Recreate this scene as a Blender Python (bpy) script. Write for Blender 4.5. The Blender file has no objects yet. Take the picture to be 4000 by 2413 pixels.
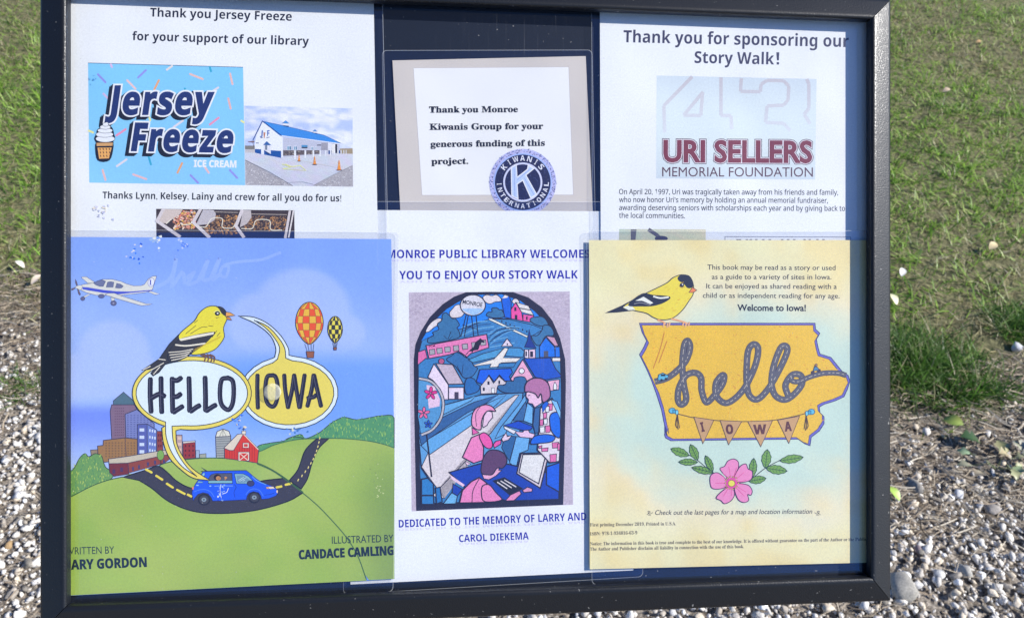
import bpy, math, random
import numpy as np
from mathutils import Vector, Matrix
R = math.radians
rng = random.Random(7)
nr = np.random.default_rng(11)
SC = bpy.context.scene
COL = SC.collection

# ------------------------------------------------------------------ camera
PITCH, YAW, DIST, HB = R(43), R(5.5), 0.582, 1.30
FPX = 2965.0                       # focal length measured in pixels of the 4000 px wide photograph
X0, Y0 = 2000.0, 1206.5
fwd = Vector((0, math.cos(PITCH), -math.sin(PITCH)))
cup = Vector((0, math.sin(PITCH), math.cos(PITCH)))
crt = Vector((1, 0, 0))
BO = Vector((0, 0, HB))            # centre of the board, the case stands on a post below it
CAM = BO - fwd * DIST
cam = bpy.data.cameras.new('camera'); camo = bpy.data.objects.new('camera', cam); COL.objects.link(camo)
camo.matrix_world = Matrix.Translation(CAM) @ Matrix((crt, cup, -fwd)).transposed().to_4x4()
cam.sensor_width = 36; cam.lens = 36 * FPX / 4000; cam.clip_start = 0.05; cam.clip_end = 300
cam.dof.use_dof = True; cam.dof.focus_distance = DIST; cam.dof.aperture_fstop = 16
SC.camera = camo

# board frame: u to the right, v up, w out of the board towards the reader
bR = (crt * math.cos(YAW) + fwd * math.sin(YAW)).normalized()
bU = cup.copy()
bN = bR.cross(bU).normalized()
BM = Matrix.Translation(BO) @ Matrix((bR, bU, bN)).transposed().to_4x4()

# ------------------------------------------------------------------ sun and sky
sun_dir = (bR * 1.33 + bU * 0.62 + bN * 1.0).normalized()
sl = bpy.data.lights.new('sun', 'SUN'); sl.energy = 5.0; sl.angle = R(0.5); sl.color = (1.0, 0.965, 0.915)
so = bpy.data.objects.new('sun', sl); COL.objects.link(so)
so.rotation_euler = sun_dir.to_track_quat('Z', 'Y').to_euler(); so.location = (3, -2, 6)
wd = bpy.data.worlds.new('World'); SC.world = wd; wd.use_nodes = True
nt = wd.node_tree; bg = nt.nodes['Background']
sky = nt.nodes.new('ShaderNodeTexSky'); sky.sky_type = 'NISHITA'; sky.sun_disc = False
sky.sun_elevation = math.asin(sun_dir.z); sky.sun_rotation = math.atan2(sun_dir.x, sun_dir.y)
sky.air_density = 1.0; sky.dust_density = 0.3; sky.ozone_density = 3.0
tint = nt.nodes.new('ShaderNodeVectorMath'); tint.operation = 'MULTIPLY'; tint.inputs[1].default_value = (.66, .88, 1.22)   # deep clear autumn blue
nt.links.new(sky.outputs[0], tint.inputs[0]); nt.links.new(tint.outputs[0], bg.inputs[0]); bg.inputs[1].default_value = 0.075
SC.view_settings.view_transform = 'Standard'; SC.view_settings.look = 'None'
SC.view_settings.exposure = 0.43; SC.view_settings.gamma = 1; SC.view_settings.use_curve_mapping = False
SC.render.engine = 'CYCLES'
SC.cycles.transparent_max_bounces = 16; SC.cycles.max_bounces = 10

# ------------------------------------------------------------------ helpers
def lin(c):
    c = c / 255.0
    return c / 12.92 if c <= 0.04045 else ((c + 0.055) / 1.055) ** 2.4
WB = (1.26, 1.16, 1.05); OFF = (0.010, 0.014, 0.024)
def ink(c):                         # printed colour: eye value to base colour
    return tuple(min(0.83, max(0.012, (lin(v) - o) * k)) for v, o, k in zip(c, OFF, WB)) + (1.0,)
def plain(c):
    return tuple(lin(v) for v in c) + (1.0,)

def ray(x, y):
    return (fwd + crt * ((x - X0) / FPX) - cup * ((y - Y0) / FPX)).normalized()
def board(x, y, w=0.0):             # photo pixel -> board coordinates on the sheet plane w
    d = ray(x, y); o = CAM - BO
    t = (w - o.dot(bN)) / d.dot(bN)
    p = o + d * t
    return (p.dot(bR), p.dot(bU), w)
def ground(x, y):
    d = ray(x, y); t = -CAM.z / d.z
    p = CAM + d * t
    return (p.x, p.y)

def mat(name):
    m = bpy.data.materials.new(name); m.use_nodes = True
    return m, m.node_tree.nodes, m.node_tree.links, m.node_tree.nodes['Principled BSDF']

def link(name, me, parent=None, mw=None):
    o = bpy.data.objects.new(name, me); COL.objects.link(o)
    if parent is not None: o.parent = parent
    return o
def empty(name, mw):
    o = bpy.data.objects.new(name, None); COL.objects.link(o); o.matrix_world = mw
    o.empty_display_size = 0.05
    return o
def tag(o, label=None, cat=None, group=None, kind=None):
    if label: o['label'] = label
    if cat: o['category'] = cat
    if group: o['group'] = group
    if kind: o['kind'] = kind
    return o

# ------------------------------------------------------------------ materials
def print_material(name, rough=0.55, grain=0.0, scale=900, bumpy=0.0):
    m, N, L, B = mat(name)
    a = N.new('ShaderNodeAttribute'); a.attribute_name = 'col'
    tc = N.new('ShaderNodeTexCoord')
    n = N.new('ShaderNodeTexNoise'); n.inputs['Scale'].default_value = scale; n.inputs['Detail'].default_value = 3
    L.new(tc.outputs['Object'], n.inputs['Vector'])
    mr = N.new('ShaderNodeMapRange'); mr.inputs[3].default_value = 1 - grain; mr.inputs[4].default_value = 1 + grain
    mr.inputs[1].default_value = .3; mr.inputs[2].default_value = .7
    L.new(n.outputs['Fac'], mr.inputs[0])
    mx = N.new('ShaderNodeVectorMath'); mx.operation = 'MULTIPLY'
    L.new(a.outputs['Color'], mx.inputs[0]); L.new(mr.outputs[0], mx.inputs[1])
    L.new(mx.outputs[0], B.inputs['Base Color'])
    B.inputs['Roughness'].default_value = rough; B.inputs['Specular IOR Level'].default_value = 0.25
    # the sheets are not perfectly flat: long shallow ripples
    n9 = N.new('ShaderNodeTexNoise'); n9.inputs['Scale'].default_value = 7; n9.inputs['Detail'].default_value = 2; L.new(tc.outputs['Object'], n9.inputs['Vector'])
    b9 = N.new('ShaderNodeBump'); b9.inputs['Strength'].default_value = 1.0; b9.inputs['Distance'].default_value = .006
    L.new(n9.outputs['Fac'], b9.inputs['Height']); L.new(b9.outputs[0], B.inputs['Normal'])
    if bumpy:
        b = N.new('ShaderNodeBump'); b.inputs['Strength'].default_value = bumpy; b.inputs['Distance'].default_value = .0004
        L.new(n.outputs['Fac'], b.inputs['Height']); L.new(b9.outputs[0], b.inputs['Normal']); L.new(b.outputs[0], B.inputs['Normal'])
    return m
PRINT = print_material('printed_ink', grain=.05, scale=700)
TEXTINK = print_material('text_ink', grain=.12, scale=1500)
GRAINY = print_material('coarse_printed_ink', grain=.16, scale=1500)
PHOTO = print_material('printed_photo_ink', grain=.22, scale=1700)
CARD = print_material('card_stock', rough=.8, grain=.05, scale=1400, bumpy=.2)

def black_paint(name, base=(.007, .008, .011), rough=.43, bump=.4, spec=.38, coat=.25):
    m, N, L, B = mat(name)
    tc = N.new('ShaderNodeTexCoord')
    n = N.new('ShaderNodeTexNoise'); n.inputs['Scale'].default_value = 900; n.inputs['Detail'].default_value = 2
    n2 = N.new('ShaderNodeTexNoise'); n2.inputs['Scale'].default_value = 9; n2.inputs['Detail'].default_value = 5
    L.new(tc.outputs['Object'], n.inputs['Vector']); L.new(tc.outputs['Object'], n2.inputs['Vector'])
    b = N.new('ShaderNodeBump'); b.inputs['Strength'].default_value = bump; b.inputs['Distance'].default_value = .0005
    L.new(n.outputs['Fac'], b.inputs['Height']); L.new(b.outputs[0], B.inputs['Normal'])
    B.inputs['Specular IOR Level'].default_value = spec
    B.inputs['Coat Weight'].default_value = coat; B.inputs['Coat Roughness'].default_value = .16; L.new(b.outputs[0], B.inputs['Coat Normal'])
    # dust and scuffs
    n3 = N.new('ShaderNodeTexNoise'); n3.inputs['Scale'].default_value = 330; n3.inputs['Detail'].default_value = 1
    L.new(tc.outputs['Object'], n3.inputs['Vector'])
    r = N.new('ShaderNodeValToRGB'); r.color_ramp.elements[0].position = .74; r.color_ramp.elements[1].position = .80
    L.new(n3.outputs['Fac'], r.inputs[0])
    mm = N.new('ShaderNodeMath'); mm.operation = 'MULTIPLY'; L.new(r.outputs[0], mm.inputs[0]); L.new(n2.outputs['Fac'], mm.inputs[1])
    mx = N.new('ShaderNodeMix'); mx.data_type = 'RGBA'
    mx.inputs[6].default_value = base + (1,); mx.inputs[7].default_value = (.35, .34, .32, 1)
    L.new(mm.outputs[0], mx.inputs[0]); L.new(mx.outputs[2], B.inputs['Base Color'])
    mr = N.new('ShaderNodeMapRange'); mr.inputs[3].default_value = rough - .06; mr.inputs[4].default_value = rough + .12
    L.new(n2.outputs['Fac'], mr.inputs[0]); L.new(mr.outputs[0], B.inputs['Roughness'])
    return m
FRAME = black_paint('black_powder_coat')
BACKING = black_paint('black_backing_panel', base=(.007, .011, .022), rough=.5, bump=.12, spec=.15, coat=0)

def clear_material(name, strength, rough, tint=(1, 1, 1, 1), bump=0.0, bscale=14, dust=.0, gloss=(1, 1, 1, 1)):
    m = bpy.data.materials.new(name); m.use_nodes = True
    N, L = m.node_tree.nodes, m.node_tree.links; N.clear()
    out = N.new('ShaderNodeOutputMaterial')
    tr = N.new('ShaderNodeBsdfTransparent'); tr.inputs[0].default_value = tint
    gl = N.new('ShaderNodeBsdfGlossy'); gl.inputs['Roughness'].default_value = rough; gl.inputs[0].default_value = gloss
    # Schlick reflectance of a thin sheet, the same from both sides
    ge = N.new('ShaderNodeNewGeometry'); dt = N.new('ShaderNodeVectorMath'); dt.operation = 'DOT_PRODUCT'
    L.new(ge.outputs['Incoming'], dt.inputs[0]); L.new(ge.outputs['Normal'], dt.inputs[1])
    ab = N.new('ShaderNodeMath'); ab.operation = 'ABSOLUTE'; L.new(dt.outputs['Value'], ab.inputs[0])
    om = N.new('ShaderNodeMath'); om.operation = 'SUBTRACT'; om.inputs[0].default_value = 1; L.new(ab.outputs[0], om.inputs[1])
    p5 = N.new('ShaderNodeMath'); p5.operation = 'POWER'; p5.inputs[1].default_value = 5; L.new(om.outputs[0], p5.inputs[0])
    fr = N.new('ShaderNodeMath'); fr.operation = 'MULTIPLY_ADD'; fr.inputs[1].default_value = .92; fr.inputs[2].default_value = .075; L.new(p5.outputs[0], fr.inputs[0])
    mu = N.new('ShaderNodeMath'); mu.operation = 'MULTIPLY'; mu.inputs[1].default_value = strength; mu.use_clamp = True
    L.new(fr.outputs[0], mu.inputs[0])
    mx = N.new('ShaderNodeMixShader'); L.new(mu.outputs[0], mx.inputs[0]); L.new(tr.outputs[0], mx.inputs[1]); L.new(gl.outputs[0], mx.inputs[2])
    last = mx
    tc = N.new('ShaderNodeTexCoord')
    if bump:
        n = N.new('ShaderNodeTexNoise'); n.inputs['Scale'].default_value = bscale; n.inputs['Detail'].default_value = 3
        L.new(tc.outputs['Object'], n.inputs['Vector'])
        b = N.new('ShaderNodeBump'); b.inputs['Strength'].default_value = bump; b.inputs['Distance'].default_value = .004
        L.new(n.outputs['Fac'], b.inputs['Height']); L.new(b.outputs[0], gl.inputs['Normal'])
    if dust:      # dust specks and fine vertical wipe marks on the plastic
        v = N.new('ShaderNodeTexVoronoi'); v.inputs['Scale'].default_value = 210
        L.new(tc.outputs['Object'], v.inputs['Vector'])
        r = N.new('ShaderNodeMath'); r.operation = 'LESS_THAN'; r.inputs[1].default_value = .06; L.new(v.outputs['Distance'], r.inputs[0])
        sep = N.new('ShaderNodeSeparateColor'); L.new(v.outputs['Color'], sep.inputs[0])
        g = N.new('ShaderNodeMath'); g.operation = 'GREATER_THAN'; g.inputs[1].default_value = .9; L.new(sep.outputs[0], g.inputs[0])
        m1 = N.new('ShaderNodeMath'); m1.operation = 'MULTIPLY'; L.new(r.outputs[0], m1.inputs[0]); L.new(g.outputs[0], m1.inputs[1])
        mp = N.new('ShaderNodeMapping'); mp.inputs['Scale'].default_value = (900, 16, 1); L.new(tc.outputs['Object'], mp.inputs[0])
        n4 = N.new('ShaderNodeTexNoise'); n4.inputs['Scale'].default_value = 1; n4.inputs['Detail'].default_value = 2; L.new(mp.outputs[0], n4.inputs['Vector'])
        r4 = N.new('ShaderNodeMapRange'); r4.inputs[1].default_value = .64; r4.inputs[2].default_value = .85; r4.inputs[3].default_value = 0; r4.inputs[4].default_value = .3
        L.new(n4.outputs['Fac'], r4.inputs[0])
        n5 = N.new('ShaderNodeTexNoise'); n5.inputs['Scale'].default_value = 7; L.new(tc.outputs['Object'], n5.inputs['Vector'])
        r5 = N.new('ShaderNodeMapRange'); r5.inputs[1].default_value = .45; r5.inputs[2].default_value = .7; L.new(n5.outputs['Fac'], r5.inputs[0])
        m5 = N.new('ShaderNodeMath'); m5.operation = 'MULTIPLY'; L.new(r4.outputs[0], m5.inputs[0]); L.new(r5.outputs[0], m5.inputs[1])
        m6 = N.new('ShaderNodeMath'); m6.operation = 'MAXIMUM'; L.new(m1.outputs[0], m6.inputs[0]); L.new(m5.outputs[0], m6.inputs[1])
        m7 = N.new('ShaderNodeMath'); m7.operation = 'MULTIPLY'; m7.inputs[1].default_value = dust; L.new(m6.outputs[0], m7.inputs[0])
        m8 = N.new('ShaderNodeMath'); m8.operation = 'ADD'; m8.inputs[1].default_value = dust * .012; L.new(m7.outputs[0], m8.inputs[0])
        df = N.new('ShaderNodeBsdfDiffuse'); df.inputs[0].default_value = (.75, .75, .74, 1)
        mx2 = N.new('ShaderNodeMixShader'); L.new(m8.outputs[0], mx2.inputs[0]); L.new(mx.outputs[0], mx2.inputs[1]); L.new(df.outputs[0], mx2.inputs[2])
        last = mx2
    L.new(last.outputs[0], out.inputs[0])
    return m
PANE = clear_material('clear_acrylic', .6, .01, dust=.5)
FILM = clear_material('laminating_film', 1.45, .05, bump=.08, bscale=18, gloss=(.32, .55, 1.0, 1))
m, N, L, B = mat('film_cut_edge')
B.inputs['Base Color'].default_value = (.75, .78, .82, 1); B.inputs['Alpha'].default_value = .28; B.inputs['Roughness'].default_value = .3
FILMEDGE = m
m, N, L, B = mat('clear_rubber')
B.inputs['Base Color'].default_value = (.80, .78, .62, 1); B.inputs['Roughness'].default_value = .35; B.inputs['Alpha'].default_value = .38
tcn = N.new('ShaderNodeTexCoord'); nn = N.new('ShaderNodeTexNoise'); nn.inputs['Scale'].default_value = 500
L.new(tcn.outputs['Object'], nn.inputs['Vector']); bb = N.new('ShaderNodeBump'); bb.inputs['Strength'].default_value = .5; bb.inputs['Distance'].default_value = .001
L.new(nn.outputs['Fac'], bb.inputs['Height']); L.new(bb.outputs[0], B.inputs['Normal'])
RUBBER = m

# ------------------------------------------------------------------ drawing in ink
F = dict(z1=(0, 0, 1500/2346), z2=(1400, 0, 1100/1635), z3=(2250, 0, 1250/1858), z4=(200, 900, 1400/2464), z5=(200, 1500, 1400/2279),
         s1=(1500, 900, 850/2105), s2=(1500, 1450, 850/1943), s3=(2250, 900, 1250/2322), s4=(2250, 1650, 1250/2434), z8=(1200, 2000, 1500/2464),
         d1=(340, 230, 620/1843), d2=(940, 400, 460/2010), d3=(500, 1150, 850/2297), d4=(260, 1600, 600/2229), d5=(1880, 550, 320/1640),
         e1=(1590, 1120, 650/2195), e2=(270, 1020, 370/2464), e3=(740, 1820, 400/2464), e4=(1020, 1600, 580/2463), e5=(590, 780, 590/2464),
         S=(0, 0, 1.0))
LAYER = 1.3e-5

def catmull(pts, closed=False, n=5):
    P = [tuple(p) for p in pts]
    if len(P) < 3: return P
    out = []
    m = len(P)
    rngi = range(m) if closed else range(m - 1)
    for i in rngi:
        if closed: a, b, c, d = P[(i-1) % m], P[i], P[(i+1) % m], P[(i+2) % m]
        else:
            b, c = P[i], P[i+1]
            a = P[i-1] if i else (2*b[0]-c[0], 2*b[1]-c[1])
            d = P[i+2] if i + 2 < m else (2*c[0]-b[0], 2*c[1]-b[1])
        for k in range(n):
            t = k / n; t2 = t*t; t3 = t2*t
            out.append(tuple(.5*((2*b[j]) + (-a[j]+c[j])*t + (2*a[j]-5*b[j]+4*c[j]-d[j])*t2 + (-a[j]+3*b[j]-3*c[j]+d[j])*t3) for j in (0, 1)))
    if not closed: out.append(P[-1])
    return out

SANS = ((0x1D5A0, 0x1D5BA, 0x1D7E2)); SANSB = ((0x1D5D4, 0x1D5EE, 0x1D7EC)); SERIFB = ((0x1D400, 0x1D41A, 0x1D7CE))
def conv(t, tab):
    if not tab: return t
    o = ''
    for c in t:
        if 'A' <= c <= 'Z': o += chr(tab[0] + ord(c) - 65)
        elif 'a' <= c <= 'z': o += chr(tab[1] + ord(c) - 97)
        elif '0' <= c <= '9': o += chr(tab[2] + ord(c) - 48)
        else: o += c
    return o
STY = dict(gill=None, sans=SANS, sansb=SANSB, serif=SERIFB)
_gl = {}
def glyphs(t, style, offset=0.0, shear=0.0, spacing=1.0, res=3, outline=False):
    key = (t, style, offset, shear, spacing, outline)
    if key in _gl: return _gl[key]
    c = bpy.data.curves.new('tmp', 'FONT'); c.body = conv(t, STY[style]); c.offset = offset; c.shear = shear
    c.space_character = spacing; c.resolution_u = res
    if outline: c.dimensions = '3D'; c.fill_mode = 'FULL' if False else c.fill_mode
    ob = bpy.data.objects.new('tmp', c); COL.objects.link(ob)
    if outline: c.dimensions = '2D'; c.fill_mode = 'NONE'
    dg = bpy.context.evaluated_depsgraph_get(); ev = ob.evaluated_get(dg); me = ev.to_mesh()
    V = [(v.co.x, v.co.y) for v in me.vertices]
    G = [tuple(p.vertices) for p in me.polygons]
    E = [tuple(e.vertices) for e in me.edges]
    ev.to_mesh_clear(); bpy.data.objects.remove(ob); bpy.data.curves.remove(c)
    _gl[key] = (V, G, E)
    return _gl[key]
CAPH = {}
def caph(style):
    if style not in CAPH:
        V, _, _ = glyphs('H', style); CAPH[style] = max(v[1] for v in V)
    return CAPH[style]

class Art:
    """flat printed artwork: every shape is a polygon lying one hair above the shapes it overprints"""
    def __init__(s, wf, frame='S', base=1, kk=None):
        s.kk = kk
        s.wf = wf; s.f = F[frame]; s.V = []; s.G = []; s.C = []; s.boxes = []; s.base = base; s.vn = 0
    def fr(s, n): s.f = F[n]; return s
    def S(s, p): return (s.f[0] + p[0]*s.f[2], s.f[1] + p[1]*s.f[2])
    def lay(s, P):
        xs = [p[0] for p in P]; ys = [p[1] for p in P]
        b = (min(xs), min(ys), max(xs), max(ys)); l = s.base - 1
        for q in s.boxes:
            if q[4] > l and q[0] <= b[2] and q[2] >= b[0] and q[1] <= b[3] and q[3] >= b[1]: l = q[4]
        s.boxes.append(b + (l + 1,))
        return l + 1
    def put(s, P, l):
        w = []
        for i, p in enumerate(P):
            ll = l[i] if isinstance(l, list) else l
            q = board(p[0], p[1], s.wf(p[0], p[1]))
            w.append((q[0], q[1], q[2], ll))
        s.V += w
        k = s.vn; s.vn += len(w)
        return k
    def raw(s, P, faces, cols, l=None, S=True):
        if l is None: l = s.lay(P)
        k = s.put(P, l)
        s.G += [tuple(k + i for i in f) for f in faces]
        s.C += cols if isinstance(cols, list) else [cols] * len(P)
    def poly(s, pts, c, ol=None, ow=3, smooth=False, n=4):
        P = catmull(pts, True, n) if smooth else pts
        Q = [s.S(p) for p in P]
        s.raw(Q, [tuple(range(len(Q)))], ink(c))
        if ol: s.stroke(P, ow, ol, closed=True)
    def rect(s, x0, y0, x1, y1, c, ol=None, ow=3): s.poly([(x0, y0), (x1, y0), (x1, y1), (x0, y1)], c, ol, ow)
    def ell(s, cx, cy, rx, ry, c, ol=None, ow=3, n=22, rot=0):
        cr, sr = math.cos(rot), math.sin(rot)
        s.poly([(cx + rx*math.cos(a)*cr - ry*math.sin(a)*sr, cy + rx*math.cos(a)*sr + ry*math.sin(a)*cr)
                for a in (2*math.pi*i/n for i in range(n))], c, ol, ow)
    def stroke(s, pts, w, c, closed=False, smooth=False, n=5, taper=None, l=None, cap=False, colend=None):
        P = catmull(pts, closed, n) if smooth else list(pts)
        P = [s.S(p) for p in P]; w = w * s.f[2]
        Q = [P[0]]
        for p in P[1:]:
            if math.hypot(p[0]-Q[-1][0], p[1]-Q[-1][1]) > .15: Q.append(p)
        P = Q
        if closed and len(P) > 2 and math.hypot(P[0][0]-P[-1][0], P[0][1]-P[-1][1]) < .15: P.pop()
        if len(P) < 2: return
        m = len(P); Lf, Rt = [], []
        for i in range(m):
            a = P[(i-1) % m] if (closed or i) else None; b = P[i]; d = P[(i+1) % m] if (closed or i < m-1) else None
            def nrm(p, q):
                dx, dy = q[0]-p[0], q[1]-p[1]; h = math.hypot(dx, dy) or 1; return (-dy/h, dx/h)
            if a is None: nx, ny = nrm(b, d); k = 1
            elif d is None: nx, ny = nrm(a, b); k = 1
            else:
                n1, n2 = nrm(a, b), nrm(b, d); nx, ny = n1[0]+n2[0], n1[1]+n2[1]; h = math.hypot(nx, ny)
                if h < .3: nx, ny, k = n1[0], n1[1], 1
                else:
                    nx /= h; ny /= h; k = min(1.8, 1/max(.3, nx*n1[0]+ny*n1[1]))
            ww = w/2*k
            if taper:
                t = i/(m-1); ww *= taper[0] + (taper[1]-taper[0])*t if len(taper) == 2 else (taper[0] + (taper[1]-taper[0])*min(1, t*2) if t < .5 else taper[1] + (taper[2]-taper[1])*(t*2-1))
            bx, by = b
            if cap and not closed and (i == 0 or i == m-1):
                q = P[1] if i == 0 else P[-2]; h = math.hypot(bx-q[0], by-q[1]) or 1
                bx += (bx-q[0])/h*w*.35; by += (by-q[1])/h*w*.35; ww *= .62
            Lf.append((bx+nx*ww, by+ny*ww)); Rt.append((bx-nx*ww, by-ny*ww))
            if cap and not closed and i == 0: Lf.append((b[0]+nx*w/2, b[1]+ny*w/2)); Rt.append((b[0]-nx*w/2, b[1]-ny*w/2))
            if cap and not closed and i == m-1: Lf.insert(-1, (b[0]+nx*w/2, b[1]+ny*w/2)); Rt.insert(-1, (b[0]-nx*w/2, b[1]-ny*w/2))
        A = Lf + Rt; h = len(Lf)
        if l is None: l = s.lay(A)
        ramp = [l + .8*i/h for i in range(h)]*2
        fs = [(i, i+1, h+i+1, h+i) for i in range(h-1)]
        if closed: fs.append((h-1, 0, h, 2*h-1))
        k = s.put(A, ramp); s.G += [tuple(k+i for i in f) for f in fs]; s.C += [ink(c)]*len(A)
    def grid(s, corners, nx, ny, fn, mask=None):
        """corners tl,tr,br,bl; fn(s,t,x,y)->colour"""
        tl, tr, br, bl = [s.S(p) for p in corners]; P = []; Cc = []
        for j in range(ny+1):
            t = j/ny
            for i in range(nx+1):
                u = i/nx
                x = (tl[0]*(1-u)+tr[0]*u)*(1-t) + (bl[0]*(1-u)+br[0]*u)*t
                y = (tl[1]*(1-u)+tr[1]*u)*(1-t) + (bl[1]*(1-u)+br[1]*u)*t
                P.append((x, y)); Cc.append(ink(fn(u, t, (x-s.f[0])/s.f[2], (y-s.f[1])/s.f[2])))
        fs = [(j*(nx+1)+i, j*(nx+1)+i+1, (j+1)*(nx+1)+i+1, (j+1)*(nx+1)+i) for j in range(ny) for i in range(nx)]
        s.raw(P, fs, Cc)
    def area(s, top, bot, nx, ny, fn):
        """band between two polylines given left to right"""
        def at(pl, x):
            for a, b in zip(pl, pl[1:]):
                if a[0] <= x <= b[0]: return a[1] + (b[1]-a[1])*(x-a[0])/max(1e-6, b[0]-a[0])
            return pl[0][1] if x < pl[0][0] else pl[-1][1]
        x0, x1 = top[0][0], top[-1][0]; P = []; Cc = []
        for j in range(ny+1):
            for i in range(nx+1):
                x = x0 + (x1-x0)*i/nx; ya, yb = at(top, x), at(bot, x); yb = max(ya+.5, yb)
                y = ya + (yb-ya)*j/ny
                P.append(s.S((x, y))); Cc.append(ink(fn(x, y)))
        fs = [(j*(nx+1)+i, j*(nx+1)+i+1, (j+1)*(nx+1)+i+1, (j+1)*(nx+1)+i) for j in range(ny) for i in range(nx)]
        s.raw(P, fs, Cc)
    def text(s, t, p0, p1, cap, c, style='sansb', off=0.0, shear=0.0, outline=None, spacing=1.0, dx=0, dy=0, flip=None, pad=0.0):
        V, G, E = glyphs(t, style, off, shear, spacing)
        x0 = min(v[0] for v in V); x1 = max(v[0] for v in V); H = caph(style)
        Ax, Ay = p0[0]+dx, p0[1]+dy; ex, ey = p1[0]-p0[0], p1[1]-p0[1]; Ln = math.hypot(ex, ey); ex /= Ln; ey /= Ln
        sx = Ln/(x1-x0); sy = cap/H
        def T(v):
            a = (v[0]-x0)*sx; b = v[1]*sy
            if flip is not None: b = -v[1]*sy*flip
            return (Ax + ex*a + ey*b, Ay + ey*a - ex*b)
        if outline:
            oc, ow = outline
            V2, _, E2 = glyphs(t, style, 0, shear, spacing, outline=True)
            adj = {}
            for a, b in E2: adj.setdefault(a, []).append(b); adj.setdefault(b, []).append(a)
            seen = set(); loops = []
            for v0 in adj:
                if v0 in seen: continue
                lp = [v0]; seen.add(v0); cur = v0
                while True:
                    nx = [q for q in adj[cur] if q not in seen]
                    if not nx: break
                    cur = nx[0]; seen.add(cur); lp.append(cur)
                if len(lp) > 2: loops.append(lp)
            allp = [s.S(T(v)) for v in V2]; l = s.lay(allp)
            for q, lp in enumerate(loops):
                s.stroke([T(V2[i]) for i in lp], ow, oc, closed=True, l=l + .05*(q % 3))
            s.boxes.append(s.boxes[-1][:4] + (l + 1,))
        P = [s.S(T(v)) for v in V]
        cc = ink(c)
        s.raw(P, G, cc)
        return T
    def build(s, name, parent, material=None, label=None):
        top_ = max(v[3] for v in s.V); kk = s.kk or LAYER*min(1.0, 40.0/top_)      # the whole print stays under the film
        me = bpy.data.meshes.new(name); me.from_pydata([(v[0], v[1], v[2]+v[3]*kk) for v in s.V], [], s.G); print(name, 'layers', round(top_), 'faces', len(s.G))
        at = me.color_attributes.new('col', 'FLOAT_COLOR', 'POINT')
        at.data.foreach_set('color', np.array(s.C, dtype=np.float32).ravel())
        me.materials.append(material or PRINT); me.update()
        o = link(name, me, parent)
        if label: o['label'] = label
        return o

def _cut(s, name, parent, material=None):      # close one printed motif as a part and go on above it
    s.build(name, parent, material); s.V = []; s.G = []; s.C = []; s.vn = 0
Art.cut = _cut
def text_line(r, wf, frame, *args, base=3, mat_=None, **kw):
    a = Art(wf, frame, base); a.text(*args, **kw); return a.build('text_line', r, mat_ or TEXTINK)

def sheet_slab(name, corners, wf, colfn, parent, nx=1, ny=1, thick=.00025, material=None):
    """the paper itself: a thin slab, corners tl,tr,br,bl in photo pixels"""
    tl, tr, br, bl = corners; V = []; C = []
    for j in range(ny+1):
        t = j/ny
        for i in range(nx+1):
            u = i/nx
            x = (tl[0]*(1-u)+tr[0]*u)*(1-t) + (bl[0]*(1-u)+br[0]*u)*t
            y = (tl[1]*(1-u)+tr[1]*u)*(1-t) + (bl[1]*(1-u)+br[1]*u)*t
            V.append(board(x, y, wf(x, y))); C.append(ink(colfn(u, t)))
    G = [(j*(nx+1)+i, (j+1)*(nx+1)+i, (j+1)*(nx+1)+i+1, j*(nx+1)+i+1) for j in range(ny) for i in range(nx)]
    n = len(V); ring = [i for i in range(nx+1)] + [(j)*(nx+1)+nx for j in range(1, ny+1)] + [ny*(nx+1)+i for i in range(nx-1, -1, -1)] + [j*(nx+1) for j in range(ny-1, 0, -1)]
    for i in ring: V.append((V[i][0], V[i][1], V[i][2]-thick)); C.append(C[i])
    k = len(ring)
    G += [(ring[i], ring[(i+1) % k], n+(i+1) % k, n+i) for i in range(k)] + [tuple(n+i for i in range(k))]
    me = bpy.data.meshes.new(name); me.from_pydata(V, [], G)
    at = me.color_attributes.new('col', 'FLOAT_COLOR', 'POINT'); at.data.foreach_set('color', np.array(C, dtype=np.float32).ravel())
    me.materials.append(material or PRINT)
    return link(name, me, parent)

def film_sheet(corners, wf, parent, rad=18, up=.0006, rimw=3.0):
    """laminating film, larger than the paper, rounded corners and a pale cut edge"""
    P = []
    m = 4
    for i in range(4):
        p, a, b = corners[i], corners[i-1], corners[(i+1) % 4]
        def unit(p, q):
            d = math.hypot(q[0]-p[0], q[1]-p[1]); return ((q[0]-p[0])/d, (q[1]-p[1])/d)
        ua, ub = unit(p, a), unit(p, b)
        for k in range(m+1):
            t = k/m * math.pi/2
            fa, fb = rad*(1-math.sin(t)), rad*(1-math.cos(t))
            P.append((p[0]+ua[0]*fa+ub[0]*fb, p[1]+ua[1]*fa+ub[1]*fb))
    cx = sum(p[0] for p in P)/len(P); cy = sum(p[1] for p in P)/len(P)
    I = []
    for p in P:
        d = math.hypot(p[0]-cx, p[1]-cy); I.append((p[0]-(p[0]-cx)/d*rimw, p[1]-(p[1]-cy)/d*rimw))
    n = len(P)
    V = [board(p[0], p[1], wf(*p)+up) for p in I] + [board(p[0], p[1], wf(*p)+up-.00006) for p in P] + [board(p[0], p[1], wf(*p)+up-.0003) for p in P]
    G = [tuple(range(n))] + [(i, (i+1) % n, n+(i+1) % n, n+i) for i in range(n)] + [(n+i, n+(i+1) % n, 2*n+(i+1) % n, 2*n+i) for i in range(n)]
    me = bpy.data.meshes.new('laminating_film'); me.from_pydata(V, [], G)
    me.materials.append(FILM); me.materials.append(FILMEDGE)
    for p in list(me.polygons)[1:]: p.material_index = 1
    return link('laminating_film', me, parent)
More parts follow.
